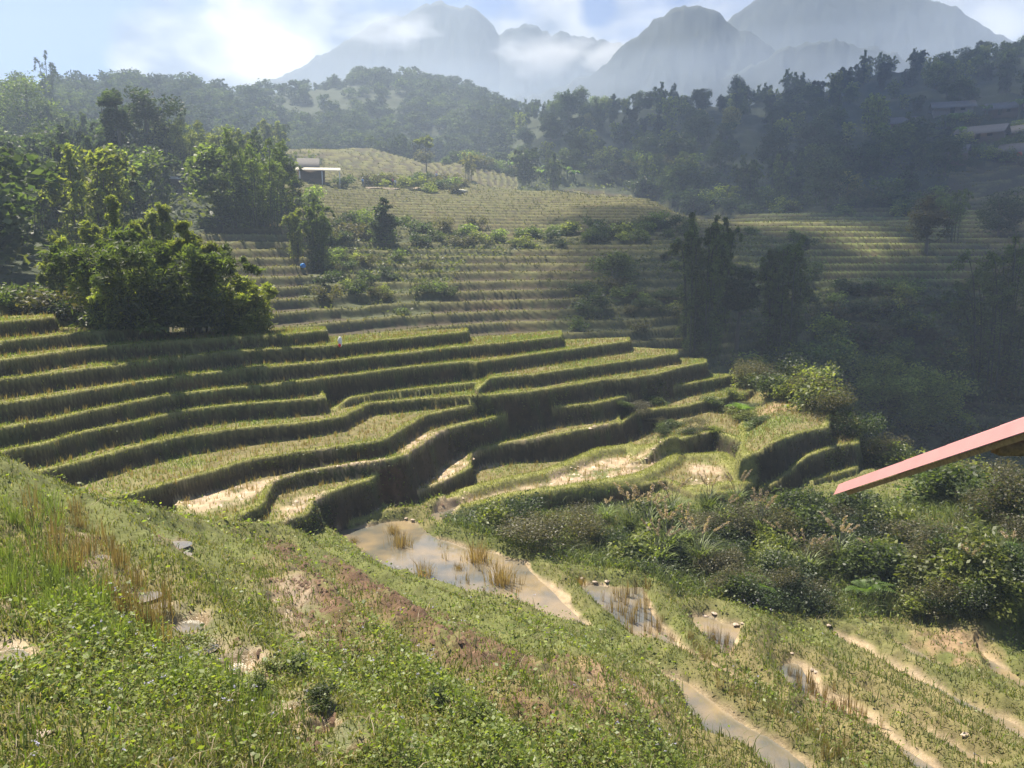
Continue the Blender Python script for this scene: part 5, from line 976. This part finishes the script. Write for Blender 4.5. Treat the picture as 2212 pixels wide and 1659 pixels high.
for q_ in range(nst):      # overlapping courses of sheet
    s0 = 1.2 + q_ * 1.35
    prism("roof_sheet", [(.05, -.004 + .002 * q_), (.10, .006 + .004 * q_), (.20, .006 + .004 * q_), (.24, .002), (5.5, .002), (5.5, -.03), (.05, -.03)], s0 if q_ else 0.02, s0 + 1.35, M_roofred, rt)
c0 = P3(2146, 958, 13.0); c1 = P3(2235, 1008, 12.6)
part("purlin", [boxv(c0[0] + .05, c1[0] + 1.5, c0[1] - .1, c0[1] + .12, c1[2], c0[2] + .02)], M_fascia, rt)
part("wall", [boxv(12.2, 16, 9.0, 15, -11, -4.6)], M_wood, rt)

# ------------------------------------------------------------------ mountains behind
def mountain(crest, rc, wid, seed, name, wb=120):
    cz = np.array(crest, float); a_, b_, c_ = ray(cz[:, 0], cz[:, 1]); az_ = np.arctan2(a_, b_); e_ = c_ / np.hypot(a_, b_); o_ = np.argsort(az_); az_, e_ = az_[o_], e_[o_]
    A_ = np.linspace(az_[0], az_[-1], int((az_[-1] - az_[0]) / math.radians(.12))); Rr = np.linspace(rc - wid, rc + wb, 90); aa, rr_ = np.meshgrid(A_, Rr, indexing='ij')
    e = np.interp(aa, az_, e_); t = np.where(rr_ < rc, (rr_ - rc + wid) / wid, 1 - (rr_ - rc) / wb * .7); x = rr_ * np.sin(aa); y = rr_ * np.cos(aa)
    rg = np.abs(fbm(x * .012, y * .012, seed, 4)) * 2; z = e * rc * (t ** 1.15) - rg * 8 * (1 - t) * t * 2 + fbm(x * .05, y * .05, seed + 3, 4) * 12 * np.clip(1.3 - t, .12, 1) - 25 * (1 - t); z += fbm(x * .16, y * .16, seed + 9, 3) * 8 
    ii = np.arange(aa.size).reshape(aa.shape); Fq = np.stack([ii[:-1, :-1], ii[1:, :-1], ii[1:, 1:], ii[:-1, 1:]], -1).reshape(-1, 4)[:, ::-1]
    n1 = fbm(x * .03, y * .03, seed + 20, 4)[..., None] + .5; c_ = np.array([.022, .034, .032]) * (1 - n1) + np.array([.05, .058, .05]) * n1
    o = mesh_np(name, np.stack([x, y, z], -1).reshape(-1, 3), Fq, M_ground, np.concatenate([c_, np.zeros(c_.shape[:2] + (1,))], -1).reshape(-1, 4)); tag(o, kind='structure')
mountain([(1000, 230), (1120, 205), (1200, 185), (1290, 150), (1330, 110), (1380, 70), (1420, 32), (1450, 14), (1490, 8), (1525, 9), (1550, 22), (1575, 45), (1620, 66), (1660, 90), (1700, 118), (1800, 160), (1950, 180), (2300, 190)], 760, 190, 300, "mountain")
mountain([(1500, 150), (1560, 50), (1600, 20), (1650, -20), (1750, -50), (1900, -35), (2000, -8), (2070, 12), (2120, 48), (2160, 70), (2212, 92), (2400, 150), (2700, 190)], 900, 210, 310, "mountain")
mountain([(1560, 170), (1690, 98), (1750, 90), (1800, 82), (1850, 88), (1900, 100), (2000, 130), (2200, 160)], 650, 110, 330, "mountain", 80)
mountain([(500, 200), (640, 150), (740, 90), (800, 50), (846, 32), (870, 38), (890, 22), (917, 11), (952, 3), (974, 8), (990, 14), (1012, 11), (1034, 22), (1053, 41), (1078, 70), (1105, 60), (1135, 50), (1152, 52), (1193, 74), (1209, 67), (1234, 78), (1261, 79), (1330, 90), (1450, 120), (1600, 160)], 1060, 250, 320, "mountain")

# ------------------------------------------------------------------ haze and the cloud that shades the right side
def ico(c_, r_, seed):
    n, k_ = 14, 8; V = []
    for p_ in np.linspace(-1.5, 1.5, k_):
        for th_ in np.linspace(0, 2 * np.pi, n, endpoint=False): V.append([math.cos(th_) * math.cos(p_), math.sin(th_) * math.cos(p_), math.sin(p_) * .35])
    V = np.array(V); V *= 1 + .12 * np.random.default_rng(seed).standard_normal((len(V), 1)); Fq = np.array([[i_ * n + j_, i_ * n + (j_ + 1) % n, (i_ + 1) * n + (j_ + 1) % n, (i_ + 1) * n + j_] for i_ in range(k_ - 1) for j_ in range(n)]); return V * r_ + c_, Fq
HAZE_TOP = 318.0
m, t = mat_new("haze"); o_ = nd(t, 'ShaderNodeOutputMaterial'); pv = nd(t, 'ShaderNodeVolumePrincipled'); pv.inputs['Color'].default_value = (.66, .80, 1.0, 1); pv.inputs['Density'].default_value = .00086; pv.inputs['Anisotropy'].default_value = .0
t.links.new(pv.outputs[0], o_.inputs['Volume'])
V, Fq = boxv(-1100, 1100, -30, 1190, -60, HAZE_TOP); hz = mesh_np("haze", V, Fq, m, smooth=False); tag(hz, kind='stuff', label="pale blue haze filling the valley air", cat="haze")
m, t = mat_new("cloud"); o_ = nd(t, 'ShaderNodeOutputMaterial'); d_ = nd(t, 'ShaderNodeBsdfDiffuse'); d_.inputs[0].default_value = (.85, .86, .88, 1); tr = nd(t, 'ShaderNodeBsdfTransparent'); mxs = nd(t, 'ShaderNodeMixShader'); mxs.inputs[0].default_value = .42
t.links.new(tr.outputs[0], mxs.inputs[1]); t.links.new(d_.outputs[0], mxs.inputs[2]); t.links.new(mxs.outputs[0], o_.inputs[0])
def mist(u, v, r, sx_, sy_, sz_, dens, seed, mcol=(.95, .97, 1, 1)):
    m, t = mat_new("mist"); o_ = nd(t, 'ShaderNodeOutputMaterial'); pv = nd(t, 'ShaderNodeVolumePrincipled'); pv.inputs['Color'].default_value = mcol; pv.inputs['Anisotropy'].default_value = .1
    tc_ = nd(t, 'ShaderNodeTexCoord'); n_ = nd(t, 'ShaderNodeTexNoise', Scale=1.7, Detail=5, Roughness=.6); mp_ = nd(t, 'ShaderNodeMapping'); mp_.inputs['Location'].default_value = (seed, seed * 2, 0); t.links.new(tc_.outputs['Object'], mp_.inputs[0]); t.links.new(mp_.outputs[0], n_.inputs['Vector'])
    ln = nd(t, 'ShaderNodeVectorMath', _operation='LENGTH'); t.links.new(tc_.outputs['Object'], ln.inputs[0])
    f1 = nd(t, 'ShaderNodeMapRange'); f1.inputs[1].default_value = .25; f1.inputs[2].default_value = 1.0; f1.inputs[3].default_value = .22; f1.inputs[4].default_value = -.35; t.links.new(ln.outputs['Value'], f1.inputs[0])
    ad = nd(t, 'ShaderNodeMath', _operation='ADD'); t.links.new(n_.outputs['Fac'], ad.inputs[0]); t.links.new(f1.outputs[0], ad.inputs[1])
    r_ = nd(t, 'ShaderNodeMapRange'); r_.inputs[1].default_value = .48; r_.inputs[2].default_value = .72; r_.inputs[4].default_value = dens; t.links.new(ad.outputs[0], r_.inputs[0]); t.links.new(r_.outputs[0], pv.inputs['Density']); t.links.new(pv.outputs[0], o_.inputs['Volume'])
    V, Fq = ico(np.zeros(3), 1.0, 1); V = V / np.linalg.norm(V, axis=1)[:, None] * 1.05; x, y, z = on_r(u, v, r); o = mesh_np("mist", V, Fq, m); o.location = (float(x), float(y), float(z)); o.scale = (sx_, sy_, sz_); o.rotation_euler = (0, 0, -math.atan2(x, y)); tag(o, "white mist bank clinging to the far mountain flanks", "mist", kind='stuff')
mist(1500, 190, 565, 330, 42, 75, .011, 11.0, (.68, .80, 1, 1)); mist(2150, 140, 575, 260, 40, 90, .010, 14.0, (.68, .80, 1, 1)); mist(900, 190, 620, 260, 40, 55, .009, 17.0, (.68, .80, 1, 1)); mist(1180, 120, 820, 85, 50, 34, .03, 3.0); mist(1330, 120, 800, 60, 40, 30, .03, 7.0); mist(840, 70, 930, 90, 50, 34, .03, 5.0)
CH = 345.0; sh = CH / math.tan(SUN_EL); ox, oy = math.sin(SUN_AZ) * sh, math.cos(SUN_AZ) * sh
sh_l = []
def shade(x, y, r_): sh_l.append(ico(np.array([x + ox, y + oy, CH + random.uniform(0, 20)]), r_, len(sh_l)))
for (u, r, rad) in [(1560, 82, 20), (1700, 78, 18), (1850, 78, 18), (2000, 80, 20), (2150, 82, 22), (2300, 85, 24), (1620, 108, 24), (2160, 112, 26), (2350, 120, 30), (1500, 130, 20), (2050, 170, 30), (2250, 170, 36), (1650, 215, 34), (1850, 225, 38), (2050, 235, 40), (2250, 250, 44), (1450, 265, 36), (1650, 300, 40), (1850, 300, 44), (2050, 310, 46), (2250, 330, 52), (1750, 370, 44), (1950, 390, 46), (2150, 400, 50), (1350, 300, 34), (1500, 340, 36)]:
    x, y, _ = on_r(u, 700, r); shade(float(x), float(y), rad)
V, Fq = merge(sh_l); cl = mesh_np("cloud", V, Fq, m); tag(cl, kind='structure')
